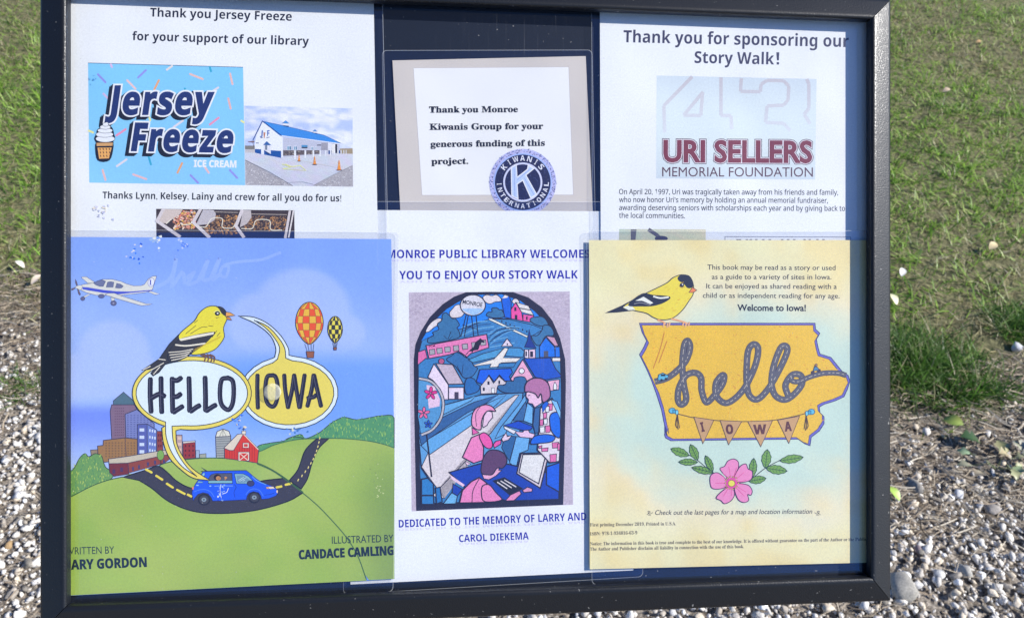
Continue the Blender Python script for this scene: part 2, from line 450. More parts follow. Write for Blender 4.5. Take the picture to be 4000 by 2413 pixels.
# ------------------------------------------------------------------ ground
def vnoise(x, y, sc, seed=0):
    x = np.asarray(x)*sc + seed*17.3; y = np.asarray(y)*sc - seed*9.1
    xi = np.floor(x).astype(int); yi = np.floor(y).astype(int); fx = x-xi; fy = y-yi
    fx = fx*fx*(3-2*fx); fy = fy*fy*(3-2*fy)
    def h(a, b):
        q = np.sin(a*127.1 + b*311.7 + seed*74.7)*43758.5453; return q-np.floor(q)
    return (h(xi, yi)*(1-fx)+h(xi+1, yi)*fx)*(1-fy) + (h(xi, yi+1)*(1-fx)+h(xi+1, yi+1)*fx)*fy
def gp(vx, vy): return ground(vx*1.624, vy*1.624)    # pixels of the half-size view
_b = [gp(-260, 700), gp(0, 728), gp(98, 745)]; _c = [gp(2141, 965), gp(2290, 970), gp(2412, 925), gp(2470, 860), gp(2700, 790)]
BX = [p[0] for p in _b+_c]; BY = [p[1] for p in _b+_c]
def edge_y(x): return np.interp(x, BX, BY)

m, N, L, B = mat('soil_and_lawn_floor')
tc = N.new('ShaderNodeTexCoord')
n1 = N.new('ShaderNodeTexNoise'); n1.inputs['Scale'].default_value = 55; n1.inputs['Detail'].default_value = 6; L.new(tc.outputs['Object'], n1.inputs['Vector'])
nf = N.new('ShaderNodeTexVoronoi'); nf.inputs['Scale'].default_value = 330; L.new(tc.outputs['Object'], nf.inputs['Vector'])
sf = N.new('ShaderNodeSeparateColor'); L.new(nf.outputs['Color'], sf.inputs[0])
rf = N.new('ShaderNodeMapRange'); rf.inputs[3].default_value = .45; rf.inputs[4].default_value = 1.9; L.new(sf.outputs[0], rf.inputs[0])
r1 = N.new('ShaderNodeValToRGB'); r1.color_ramp.elements[0].color = (.07, .055, .042, 1); r1.color_ramp.elements[1].color = (.34, .30, .25, 1)
r1.color_ramp.elements[0].position = .3; r1.color_ramp.elements[1].position = .75; L.new(n1.outputs['Fac'], r1.inputs[0])
r2 = N.new('ShaderNodeValToRGB'); r2.color_ramp.elements[0].color = (.04, .045, .016, 1); r2.color_ramp.elements[1].color = (.27, .25, .12, 1)
r2.color_ramp.elements[0].position = .3; r2.color_ramp.elements[1].position = .75; L.new(n1.outputs['Fac'], r2.inputs[0])
at = N.new('ShaderNodeAttribute'); at.attribute_name = 'lawn'
mx = N.new('ShaderNodeMix'); mx.data_type = 'RGBA'; L.new(at.outputs['Fac'], mx.inputs[0]); vf = N.new('ShaderNodeVectorMath'); vf.operation = 'MULTIPLY'; L.new(r1.outputs[0], vf.inputs[0]); L.new(rf.outputs[0], vf.inputs[1]); L.new(vf.outputs[0], mx.inputs[6]); L.new(r2.outputs[0], mx.inputs[7])
L.new(mx.outputs[2], B.inputs['Base Color']); B.inputs['Roughness'].default_value = .95
b = N.new('ShaderNodeBump'); b.inputs['Strength'].default_value = .8; b.inputs['Distance'].default_value = .01
L.new(n1.outputs['Fac'], b.inputs['Height']); L.new(b.outputs[0], B.inputs['Normal'])
SOIL = m
gx = np.concatenate([np.array([-60, -20, -8, -4.5]), np.linspace(-3.2, 3.6, 110), np.array([5, 9, 20, 60])])
gy = np.concatenate([np.array([-40, -12, -4, -2]), np.linspace(-1.2, 6.2, 118), np.array([8, 14, 30, 90])])
def gz(x, y): return (vnoise(x, y, 3, 1)-.5)*.03 + (vnoise(x, y, 11, 2)-.5)*.012
GXX, GYY = np.meshgrid(gx, gy); GZ = gz(GXX, GYY)
V = np.stack([GXX, GYY, GZ], -1).reshape(-1, 3); nx_, ny_ = len(gx), len(gy)
G = [(j*nx_+i, j*nx_+i+1, (j+1)*nx_+i+1, (j+1)*nx_+i) for j in range(ny_-1) for i in range(nx_-1)]
me = bpy.data.meshes.new('ground'); me.from_pydata([tuple(v) for v in V], [], G); me.materials.append(SOIL)
for p in me.polygons: p.use_smooth = True
a_ = me.attributes.new('lawn', 'FLOAT', 'POINT')
lw = np.clip((V[:, 1]-edge_y(V[:, 0]))/.12 + .5, 0, 1).astype(np.float32); a_.data.foreach_set('value', lw)
g = link('ground', me); tag(g, kind='structure')

def attr_material(name, rough=.8, spec=.2, sub=0.0, noise=0.0):
    m, N, L, B = mat(name)
    a = N.new('ShaderNodeAttribute'); a.attribute_name = 'col'
    if noise:
        tc = N.new('ShaderNodeTexCoord'); n = N.new('ShaderNodeTexNoise'); n.inputs['Scale'].default_value = 260; n.inputs['Detail'].default_value = 4
        L.new(tc.outputs['Object'], n.inputs['Vector'])
        mr = N.new('ShaderNodeMapRange'); mr.inputs[1].default_value = .3; mr.inputs[2].default_value = .7; mr.inputs[3].default_value = 1-noise; mr.inputs[4].default_value = 1+noise
        L.new(n.outputs['Fac'], mr.inputs[0]); v = N.new('ShaderNodeVectorMath'); v.operation = 'MULTIPLY'
        L.new(a.outputs['Color'], v.inputs[0]); L.new(mr.outputs[0], v.inputs[1]); L.new(v.outputs[0], B.inputs['Base Color'])
        b = N.new('ShaderNodeBump'); b.inputs['Strength'].default_value = .4; b.inputs['Distance'].default_value = .002
        L.new(n.outputs['Fac'], b.inputs['Height']); L.new(b.outputs[0], B.inputs['Normal'])
    else: L.new(a.outputs['Color'], B.inputs['Base Color'])
    B.inputs['Roughness'].default_value = rough; B.inputs['Specular IOR Level'].default_value = spec
    if sub:
        B.inputs['Transmission Weight'].default_value = 0
    return m
STONE = attr_material('crushed_limestone', .85, .25, noise=.22)
BLADE = attr_material('grass_blades', .42, .4)
_N, _L = BLADE.node_tree.nodes, BLADE.node_tree.links
_tl = _N.new('ShaderNodeBsdfTranslucent'); _mx = _N.new('ShaderNodeMixShader'); _mx.inputs[0].default_value = .5
_at = [q for q in _N if q.type == 'ATTRIBUTE'][0]; _L.new(_at.outputs['Color'], _tl.inputs[0])
_L.new(_N['Principled BSDF'].outputs[0], _mx.inputs[1]); _L.new(_tl.outputs[0], _mx.inputs[2]); _L.new(_mx.outputs[0], [q for q in _N if q.type == 'OUTPUT_MATERIAL'][0].inputs[0])
STRAW = attr_material('dry_straw', .7, .25)

def bulk_mesh(name, V, faces, C, material, sides):
    """numpy vertices, one face size per call"""
    me = bpy.data.meshes.new(name); nv = len(V)
    fl = [np.asarray(f, dtype=np.int32) for f in faces]
    tot = sum(f.shape[0] for f in fl); loops = np.concatenate([f.ravel() for f in fl])
    starts = []; k = 0
    for f in fl:
        starts.append(k + np.arange(f.shape[0], dtype=np.int32)*f.shape[1]); k += f.size
    me.vertices.add(nv); me.vertices.foreach_set('co', np.asarray(V, dtype=np.float32).ravel())
    me.loops.add(len(loops)); me.loops.foreach_set('vertex_index', loops)
    me.polygons.add(tot); me.polygons.foreach_set('loop_start', np.concatenate(starts).astype(np.int32))
    me.update(calc_edges=True)
    a = me.color_attributes.new('col', 'FLOAT_COLOR', 'POINT')
    if C.shape[1] == 3: C = np.concatenate([C, np.ones((len(C), 1))], 1)
    a.data.foreach_set('color', C.astype(np.float32).ravel())
    me.materials.append(material); me.validate()
    return me

# icosphere templates
import bmesh
def ico(sub):
    bm = bmesh.new(); bmesh.ops.create_icosphere(bm, subdivisions=sub, radius=1)
    v = np.array([tuple(q.co) for q in bm.verts]); f = np.array([[q.index for q in p.verts] for p in bm.faces]); bm.free()
    return v, f
IV1, IF1 = ico(1); IV2, IF2 = ico(2)
def stones_mesh(name, xy, size, sub, zoff=0.0):
    iv, fi = (IV1, IF1) if sub == 1 else (IV2, IF2)
    n = len(xy); K = 14; T = []
    for k in range(K):
        q = iv * (1 + nr.uniform(-.46, .38, (len(iv), 1))); 
        if sub == 2:
            for _ in range(12):      # chop flat facets
                d = nr.normal(size=3); d /= np.linalg.norm(d); h = q@d; lim = nr.uniform(.42, .8)
                q = q - np.outer(np.clip(h-lim, 0, None), d)
        T.append(q)
    T = np.array(T)[nr.integers(0, K, n)]
    sc = np.stack([nr.uniform(.75, 1.35, n), nr.uniform(.6, 1.0, n), nr.uniform(.4, .75, n)], -1)
    T = T*sc[:, None, :]*(size/2)[:, None, None]
    a = nr.uniform(0, 2*np.pi, n); t1 = nr.normal(0, .35, n); t2 = nr.normal(0, .35, n)
    ca, sa = np.cos(a), np.sin(a)
    x, y, z = T[..., 0], T[..., 1], T[..., 2]
    y, z = y*np.cos(t1)[:, None]-z*np.sin(t1)[:, None], y*np.sin(t1)[:, None]+z*np.cos(t1)[:, None]
    x, z = x*np.cos(t2)[:, None]-z*np.sin(t2)[:, None], x*np.sin(t2)[:, None]+z*np.cos(t2)[:, None]
    x, y = x*ca[:, None]-y*sa[:, None], x*sa[:, None]+y*ca[:, None]
    zz = gz(xy[:, 0], xy[:, 1]) + size*.16 + nr.uniform(0, .008, n) + zoff
    Vv = np.stack([x+xy[:, 0:1], y+xy[:, 1:2], z+zz[:, None]], -1).reshape(-1, 3)
    Ff = (fi[None]+(np.arange(n)*len(iv))[:, None, None]).reshape(-1, 3)
    pal = np.array([(.63, .60, .55), (.73, .71, .67), (.52, .48, .43), (.36, .32, .27), (.60, .52, .41), (.22, .20, .17), (.78, .77, .75), (.57, .56, .55)])
    c = 1.12*pal[nr.choice(len(pal), n, p=[.26, .17, .18, .10, .12, .03, .05, .09])]*nr.uniform(.8, 1.12, (n, 1))
    Cc = np.repeat(c, len(iv), 0)
    return bulk_mesh(name, Vv, [Ff], Cc, STONE, 3)

def scatter(n, x0, x1, y0, y1): return np.stack([nr.uniform(x0, x1, n), nr.uniform(y0, y1, n)], -1)
xy = scatter(125000, -2.3, 2.6, -.7, 2.0)
d = edge_y(xy[:, 0]) - xy[:, 1] + (vnoise(xy[:, 0], xy[:, 1], 6, 5)-.5)*.16
keep = nr.uniform(0, 1, len(xy)) < np.clip((d+.03)/.46, .0, 1)**1.0*(.55+.45*vnoise(xy[:, 0], xy[:, 1], 9, 8))
xy = xy[keep]
siz = np.clip(nr.lognormal(math.log(.0097), .50, len(xy)), .005, .034)
me = stones_mesh('gravel', xy, siz, 1); g = link('gravel', me); tag(g, 'pale crushed limestone gravel below the board', kind='stuff')
print('stones', len(xy))
# a second coat of larger faceted chips
xy = scatter(7500, -2.0, 2.2, -.5, 1.6); d = edge_y(xy[:, 0]) - xy[:, 1]
xy = xy[(nr.uniform(0, 1, len(xy)) < np.clip((d-.12)/.5, 0, 1))]
siz = np.clip(nr.lognormal(math.log(.021), .28, len(xy)), .012, .042)
me = stones_mesh('gravel_chips', xy, siz, 2, .004); g = link('gravel_chips', me); tag(g, 'larger angular chips lying in the gravel', kind='stuff')

def blades_mesh(name, xy, h, w, col, lean, material, curl=.5, tipdark=0.0, zoff=0.0):
    n = len(xy); a = nr.uniform(0, 2*np.pi, n); dx, dy = np.cos(a), np.sin(a)
    b = a + np.pi/2 + nr.normal(0, .5, n); wx, wy = np.cos(b), np.sin(b)
    z0 = gz(xy[:, 0], xy[:, 1]) - .003 + zoff
    def pt(t, side, wd):
        r = h*np.sin(lean)*(t + curl*t*t*.5); z = h*np.cos(lean)*(t - curl*t*t*.45)
        return np.stack([xy[:, 0]+dx*r+wx*side*wd, xy[:, 1]+dy*r+wy*side*wd, z0+np.maximum(z, .002)], -1)
    P = np.stack([pt(0, -1, w*.5), pt(0, 1, w*.5), pt(.5, -1, w*.42), pt(.5, 1, w*.42), pt(1.0, 0, w)], 1)
    base = (np.arange(n)*5)[:, None]
    q = (base + np.array([[0, 1, 3, 2]])); t = (base + np.array([[2, 3, 4]]))
    C = np.repeat(col[:, None, :], 5, 1)
    return bulk_mesh(name, P.reshape(-1, 3), [q, t], C.reshape(-1, 3), material, 4)

# lawn: dense where the photograph shows it, the rest thinner
def lawn_density(x, y):
    d = y - edge_y(x) + (vnoise(x, y, 5, 3)-.5)*.22
    return np.clip(d/.14+.55, 0, 1)
NL = 330000
x = nr.uniform(-1, 1, NL); yy = nr.uniform(0, 1, NL)**.8*4.6 + .8
xy = np.stack([x*(1.15+yy*.75) + .1, yy], -1)
dn = lawn_density(xy[:, 0], xy[:, 1])*np.clip(-.1+1.5*vnoise(xy[:, 0], xy[:, 1], 22, 4), .30, 1)
bp = gp(2375, 835); brown = np.exp(-(((xy[:, 0]-bp[0])/.10)**2+((xy[:, 1]-bp[1])/.13)**2))
xy = xy[nr.uniform(0, 1, NL) < dn*(1-.45*brown)]
n = len(xy)
pt = .55*vnoise(xy[:, 0], xy[:, 1], 2.6, 6)+.45*vnoise(xy[:, 0], xy[:, 1], 9, 7)
brown = np.exp(-(((xy[:, 0]-bp[0])/.12)**2+((xy[:, 1]-bp[1])/.15)**2))
nearedge = np.exp(-np.clip(xy[:, 1]-edge_y(xy[:, 0]), 0, 9)/.16)
ed = xy[:, 1]-edge_y(xy[:, 0]) + (vnoise(xy[:, 0], xy[:, 1], 3.5, 15)-.5)*.35
w0_, w1_, w2_ = [gp(2300, v)[1]-gp(2300, 950)[1] for v in (760, 590, 330)]
band = np.clip((ed-w0_*.6)/(w1_-w0_*.6), 0, 1)*np.clip((w2_+.5-ed)/.5, 0, 1)      # lush strip between two drier ones
ps = np.clip(.48+.75*(pt-.4) + .5*brown + .18*nearedge - .30*band, .06, .9)
isd = nr.uniform(0, 1, n) < ps
green = np.array([(.17, .33, .035), (.27, .43, .065), (.46, .56, .19), (.06, .13, .02)])[nr.choice(4, n, p=[.35, .3, .17, .18])]
dry = np.array([(.56, .50, .29), (.42, .35, .20), (.70, .65, .46), (.22, .17, .10)])[nr.choice(4, n, p=[.35, .3, .15, .2])]
col = np.where(isd[:, None], dry*1.1, green*1.3)*nr.uniform(.75, 1.2, (n, 1))
h = np.clip(nr.normal(.045, .015, n), .012, .09)*np.where(isd, .8, 1)*(.55+.9*vnoise(xy[:, 0], xy[:, 1], 13, 9))
wd_ = nr.uniform(.0024, .0056, n)*np.where(isd, .7, 1)
lean = np.clip(nr.normal(.95, .35, n), .1, 1.5)*np.where(isd, 1.15, 1)
me = blades_mesh('lawn_grass', xy, h, wd_, col, np.clip(lean, 0, 1.52), BLADE); g = link('lawn_grass', me)
tag(g, 'patchy green and straw coloured lawn behind the board', kind='stuff'); print('blades', n)

# long dark tufts at the edge of the gravel
def tuft(cx, cy, rx, ry, n, hm, name):
    r = nr.uniform(0, 1, n)**.75*(.75+.5*nr.uniform(0, 1, n)); a = nr.uniform(0, 2*np.pi, n)
    xy = np.stack([cx+rx*r*np.cos(a), cy+ry*r*np.sin(a)], -1)
    green = np.array([(.09, .20, .03), (.15, .29, .05), (.05, .12, .02), (.28, .40, .12), (.48, .43, .25)])[nr.choice(5, n, p=[.38, .25, .2, .09, .08])]
    me = blades_mesh(name, xy, np.clip(nr.normal(hm, hm*.3, n), .02, .2), nr.uniform(.0025, .0045, n), green*nr.uniform(.8, 1.2, (n, 1)), np.clip(nr.normal(.85, .4, n), .05, 1.5), BLADE)
    o = link(name, me); return o
c = gp(2225, 890); o = tuft(c[0]-.02, c[1], .20, .15, 2500, .085, 'grass_tuft'); tag(o, 'thick dark green tuft of long grass at the gravel edge right of the case', 'grass tuft', 'long grass tufts at the gravel edge')
c = gp(2340, 950); o = tuft(c[0], c[1], .14, .05, 420, .08, 'grass_tuft'); tag(o, 'thin fringe of long blades reaching out over the gravel, right of the thick tuft', 'grass tuft', 'long grass tufts at the gravel edge')
c = gp(62, 935); o = tuft(c[0], c[1], .10, .055, 420, .045, 'grass_tuft'); tag(o, 'small sparse green tuft growing in the gravel left of the case', 'grass tuft', 'long grass tufts at the gravel edge')
c = gp(2452, 790); o = tuft(c[0], c[1], .10, .09, 700, .06, 'grass_tuft'); tag(o, 'green tuft at the far right beyond the brown lawn patch', 'grass tuft', 'long grass tufts at the gravel edge')

# dry straw and mulch lying flat
def straw(n, x0, x1, y0, y1, ymin, ymax, L0, L1, name, w=(.0008, .0022)):
    xy = scatter(n, x0, x1, y0, y1); d = xy[:, 1]-edge_y(xy[:, 0]) + (vnoise(xy[:, 0], xy[:, 1], 4, 12)-.5)*.2
    k = (d > ymin) & (d < ymax) & (nr.uniform(0, 1, n) < .3+.9*vnoise(xy[:, 0], xy[:, 1], 7, 13)); xy = xy[k]; n = len(xy)
    a = nr.normal(-.35, .75, n); ln = nr.uniform(L0, L1, n); w_ = nr.uniform(*w, n); z = gz(xy[:, 0], xy[:, 1]) + nr.uniform(.006, .026, n)
    dz = nr.normal(0, .16, n)*ln; bend = nr.normal(0, .12, n)*ln
    ca, sa = np.cos(a), np.sin(a); P = []
    for t, s_ in ((-.5, -1), (-.5, 1), (0, -1), (0, 1), (.5, -1), (.5, 1)):
        bx = ca*t*ln - sa*(bend*(1-4*t*t) + s_*w_/2); by = sa*t*ln + ca*(bend*(1-4*t*t) + s_*w_/2)
        P.append(np.stack([xy[:, 0]+bx, xy[:, 1]+by, z+dz*t + s_*w_*.3], -1))
    P = np.stack(P, 1); base = (np.arange(n)*6)[:, None]
    q = np.concatenate([base+np.array([[0, 1, 3, 2]]), base+np.array([[2, 3, 5, 4]])])
    c = np.array([(.40, .33, .24), (.26, .20, .14), (.54, .48, .38), (.13, .10, .07)])[nr.choice(4, n, p=[.34, .32, .14, .2])]*nr.uniform(.8, 1.15, (n, 1))
    me = bulk_mesh(name, P.reshape(-1, 3), [q], np.repeat(c, 6, 0), STRAW, 4); return link(name, me)
o = straw(66000, -2.2, 2.5, .1, 2.2, -.44, .10, .02, .075, 'dry_straw', (.001, .0028)); tag(o, 'flattened dry straw between lawn and gravel', kind='stuff')
o = straw(20000, -2.2, 2.5, -.5, 1.6, -1.6, -.3, .015, .06, 'straw_litter'); tag(o, 'thin straw scattered over the gravel', kind='stuff')

# single rocks
def rock(px, py, size, colr, label, seed):
    r = np.random.default_rng(seed); v = IV2.copy()*(1+r.uniform(-.10, .10, (len(IV2), 1)))
    for _ in range(11):
        d = r.normal(size=3); d /= np.linalg.norm(d); hh = v@d; v = v-np.outer(np.clip(hh-r.uniform(.5, .8), 0, None), d)
    v = v*np.array([1.0, .82, .72])*size/2
    a = r.uniform(0, 6); v[:, :2] = v[:, :2]@np.array([[math.cos(a), -math.sin(a)], [math.sin(a), math.cos(a)]])
    gx_, gy_ = gp(px, py)
    me = bulk_mesh('rock', v, [IF2], np.tile(np.array(colr), (len(v), 1))*r.uniform(.92, 1.08, (len(v), 1)), STONE, 3)
    o = link('rock', me); o.location = (gx_, gy_, float(gz(np.array(gx_), np.array(gy_)))+size*.28)
    tag(o, label, 'rock', 'single rocks in the gravel')
rock(2191, 1180, .060, (.30, .28, .25), 'large brown-grey speckled rock right of the case, tallest rock in the gravel', 3)
rock(2160, 1425, .085, (.36, .34, .30), 'large pale rock half hidden by the lower right corner of the case', 5)
rock(2299, 1194, .036, (.66, .66, .66), 'rounded whitish rock below the pale weed', 6)
rock(2380, 1232, .045, (.34, .31, .28), 'dull brown rock lying flat in the straw at mid right', 7)
rock(2440, 845, .045, (.62, .62, .66), 'bluish white rock at the far right beside the brown lawn patch', 8)
rock(2204, 1332, .030, (.24, .19, .20), 'small dark purplish rock between pale stones', 9)
rock(2310, 1378, .045, (.42, .40, .36), 'grey-brown angular rock near the lower right of the picture', 10)
rock(2254, 1388, .034, (.62, .61, .58), 'pale blocky rock just right of the lower case corner', 13)
rock(25, 1313, .028, (.40, .27, .14), 'small rusty brown stone left of the case', 12)

# leaves and weeds
m, N, L, B = mat('leaf_surface')
a = N.new('ShaderNodeAttribute'); a.attribute_name = 'col'; L.new(a.outputs['Color'], B.inputs['Base Color']); B.inputs['Roughness'].default_value = .45
LEAF = m
def leaf_mesh(ln, wd, colr, lobes=0, cup=.25, rr=None):
    rr = rr or rng; n = 9; V = []; G = []; C = []
    for i in range(n):
        t = i/(n-1); w = wd*math.sin(math.pi*min(1, t*.96+.04))**.8*(1+(.35*math.cos(t*lobes*math.pi*2) if lobes else 0))/2
        z = .18*ln*math.sin(t*2.6) 
        for s_ in (-1, 0, 1): V.append((ln*t, s_*w, z + abs(s_)*w*cup)); C.append(tuple(c*(1.25 if s_ == 0 else rr.uniform(.85, 1.1)) for c in colr)+(1,))
    for i in range(n-1):
        for j in (0, 1): G.append((i*3+j, i*3+j+1, (i+1)*3+j+1, (i+1)*3+j))
    me = bpy.data.meshes.new('leaf'); me.from_pydata(V, [], G)
    at = me.color_attributes.new('col', 'FLOAT_COLOR', 'POINT'); at.data.foreach_set('color', np.array(C, dtype=np.float32).ravel()); me.materials.append(LEAF)
    for p in me.polygons: p.use_smooth = True
    return me
def single_leaf(px, py, ln, wd, colr, rz, label, lobes=0, tilt=.2):
    o = link('leaf', leaf_mesh(ln, wd, colr, lobes)); x_, y_ = gp(px, py)
    o.location = (x_, y_, float(gz(np.array(x_), np.array(y_)))+.022); o.rotation_euler = (tilt, -.15, rz)
    tag(o, label, 'leaf', 'leaves lying on the ground')
single_leaf(2152, 1222, .042, .028, (.30, .44, .07), 2.2, 'bright yellow-green leaf touching the right edge of the case')
single_leaf(2262, 1020, .05, .036, (.26, .33, .07), -.6, 'olive leaf lying below the dark grass tuft')
single_leaf(2350, 1076, .06, .045, (.035, .075, .02), 3.0, 'dark green lobed leaf left of the pale weed', 3)
single_leaf(2370, 618, .04, .028, (.62, .50, .28), .7, 'curled tan leaf lying on the lawn at upper right')
single_leaf(2164, 673, .036, .024, (.66, .66, .62), 1.2, 'pale whitish leaf on the lawn beside the right frame edge')
single_leaf(2154, 738, .045, .03, (.62, .56, .36), 1.9, 'cream curled leaf at the top of the dark tuft')
single_leaf(2263, 232, .04, .026, (.55, .42, .28), .3, 'small tan leaf high on the lawn right of the case')
single_leaf(2343, 114, .03, .02, (.62, .40, .18), .3, 'tiny orange leaf near the top right of the lawn')
single_leaf(62, 650, .045, .02, (.66, .62, .52), 2.6, 'pale strap-like leaf on the lawn left of the case')
single_leaf(82, 695, .045, .022, (.60, .50, .40), 1.0, 'pinkish tan leaf at the gravel edge left of the case')
def weed(px, py, label, colr, n, spread, seed):
    r = random.Random(seed); x_, y_ = gp(px, py); z_ = float(gz(np.array(x_), np.array(y_)))+.012
    root = empty('weed', Matrix.Translation((x_, y_, z_))); tag(root, label, 'weed', 'low weeds in the gravel')
    V = []; G = []
    for i in range(n):
        a = r.uniform(0, 6.28); d = r.uniform(.35, 1)*spread; lx, ly = math.cos(a)*d, math.sin(a)*d*.6; lz = r.uniform(.008, .035)
        k = len(V); V += [(0, 0, 0), (.0015, .001, 0), (lx*.5, ly*.5, lz*1.3), (lx*.5+.0015, ly*.5+.001, lz*1.3), (lx, ly, lz), (lx+.001, ly+.001, lz)]
        G += [(k, k+1, k+3, k+2), (k+2, k+3, k+5, k+4)]
        o = link('leaf', leaf_mesh(r.uniform(.025, .042), r.uniform(.018, .028), tuple(c*r.uniform(.8, 1.15) for c in colr), 2, .35, r), root)
        o.location = (lx, ly, lz); o.rotation_euler = (r.uniform(-.5, .5), r.uniform(-.5, .3), a+r.uniform(-.8, .8))
    me = bpy.data.meshes.new('stem'); me.from_pydata(V, [], G); me.materials.append(STRAWP); link('stem', me, root)
m, N, L, B = mat('weed_stem'); B.inputs['Base Color'].default_value = (.20, .24, .10, 1); B.inputs['Roughness'].default_value = .7; STRAWP = m
weed(2390, 1136, 'low weed with pale silvery green leaves in the gravel at right', (.30, .31, .17), 12, .09, 2)
weed(2448, 1120, 'pale weed spreading over the straw at the right edge of the picture', (.34, .33, .20), 8, .06, 3)

# ------------------------------------------------------------------ display case
HT = .0094
uL = board(277, 1206, .0017)[0]; uR = board(3384, 1206, .0017)[0]; vT = board(2000, 36, .0017)[1]; vB = board(2000, 2306, HT)[1]
case = empty('display_case', BM)
tag(case, 'black framed outdoor notice case with mitred metal rails holding six laminated sheets', 'notice case')
PROF = [(7, 1.7), (0, 1.7), (0, 6.6), (.2, 7.9), (.8, 8.9), (1.9, 9.4), (3.0, 9.3), (3.7, 9.08), (9, 7.15), (14.3, 5.2), (15.2, 4.85), (16.3, 4.2), (16.9, 3.0), (17, 1), (17, -26), (12, -26), (12, 1.2)]
PROF = [(a/1000, w/1000) for a, w in PROF]
OW = .004
KS = dict(l=(uL-board(158, 1206, OW)[0])/.0165, r=(board(3478, 1206, OW)[0]-uR)/.0165, t=(board(3470, 0, OW)[1]-vT)/.0165, b=(vB-board(2000, 2401, OW)[1])/.0165)
print('KS', KS)
def rail(side, c0, c1):
    """c0, c1: corner signs; each end is mitred"""
    V = []; n = len(PROF)
    for (su, sv) in (c0, c1):
        for a, w in PROF:
            u = (uR + a*KS['r']) if su > 0 else (uL - a*KS['l'])
            v = (vT + a*KS['t']) if sv > 0 else (vB - a*KS['b'])
            g_ = .0003                       # hairline at the mitre
            if side in 'tb': u -= su*g_
            else: v -= sv*g_
            V.append((u, v, w))
    G = [(i, (i+1) % n, n+(i+1) % n, n+i) for i in range(n)] + [tuple(range(n)), tuple(range(2*n-1, n-1, -1))]
    me = bpy.data.meshes.new('frame_rail'); me.from_pydata(V, [], G); me.materials.append(FRAME)
    for p in me.polygons[:n]: p.use_smooth = True
    me.update(); 
    bm = bmesh.new(); bm.from_mesh(me)
    for e in bm.edges:
        if len(e.link_faces) == 2 and e.calc_face_angle(0) > .9: e.smooth = False
    bmesh.ops.recalc_face_normals(bm, faces=bm.faces); bm.to_mesh(me); bm.free()
    return link('frame_rail', me, case)
rail('t', (-1, 1), (1, 1)); rail('b', (-1, -1), (1, -1)); rail('l', (-1, -1), (-1, 1)); rail('r', (1, -1), (1, 1))
def boxm(name, x0, x1, y0, y1, z0, z1, material, parent, bev=.0):
    bm = bmesh.new(); bmesh.ops.create_cube(bm, size=1)
    for v in bm.verts: v.co = ((x0+x1)/2+v.co.x*(x1-x0), (y0+y1)/2+v.co.y*(y1-y0), (z0+z1)/2+v.co.z*(z1-z0))
    if bev: bmesh.ops.bevel(bm, geom=list(bm.edges), offset=bev, segments=2, profile=.5, affect='EDGES')
    me = bpy.data.meshes.new(name); bm.to_mesh(me); bm.free(); me.materials.append(material)
    return link(name, me, parent)
boxm('backing_panel', uL-.011, uR+.011, vB-.011, vT+.011, -.016, -.0062, BACKING, case)
boxm('rear_cover', uL-.0125, uR+.0112, vB-.0128, vT+.0112, -.030, -.0165, FRAME, case, .002)
# clear front pane
me = bpy.data.meshes.new('clear_pane'); q = .006
P = [(uL-q, vB-q), (uR+q, vB-q), (uR+q, vT+q), (uL-q, vT+q)]
me.from_pydata([(a, b, .0013) for a, b in P], [], [(0, 1, 2, 3)]); me.materials.append(PANE); link('clear_pane', me, case)
# post, bracket and foot, below the picture
def cyl(name, p0, p1, r0, r1, material, parent, n=24):
    p0, p1 = Vector(p0), Vector(p1); d = (p1-p0).normalized(); a = d.orthogonal().normalized(); b_ = d.cross(a); V = []
    for p, r in ((p0, r0), (p1, r1)):
        for i in range(n): t = 2*math.pi*i/n; V.append(tuple(p + a*math.cos(t)*r + b_*math.sin(t)*r))
    G = [(i, (i+1) % n, n+(i+1) % n, n+i) for i in range(n)] + [tuple(range(n-1, -1, -1)), tuple(range(n, 2*n))]
    me = bpy.data.meshes.new(name); me.from_pydata(V, [], G); me.materials.append(material); return link(name, me, parent)
OFFX = bR*(-.12)
inv = BM.inverted(); tp = inv @ (BO + OFFX - bN*.034); ft = inv @ Vector(((BO+OFFX-bN*.06).x, (BO+OFFX-bN*.06).y, -.10))
boxm('mounting_bracket', tp.x-.09, tp.x+.09, tp.y-.06, tp.y+.06, -.040, -.0303, FRAME, case, .003)
cyl('post', inv @ (BO+OFFX-bN*.060), ft, .030, .030, FRAME, case)
cyl('post_collar', inv @ (BO+OFFX-bN*.0402), inv @ (BO+OFFX-bN*.085 - Vector((0, 0, .03))), .042, .034, FRAME, case)

def sheet(name, label, cat, corners, w, colfn, film, group='laminated sheets in the notice case', nx=1, ny=1, material=None, wf=None, up=.0006):
    wf = wf or (lambda x, y: w)
    r = empty(name, BM); tag(r, label, cat, group)
    sheet_slab('paper', corners, wf, colfn, r, nx, ny, material=material)
    if film: film_sheet(film, wf, r, up=up)
    return r, wf
WHITE = (222, 225, 229)
def white(u, t): return WHITE

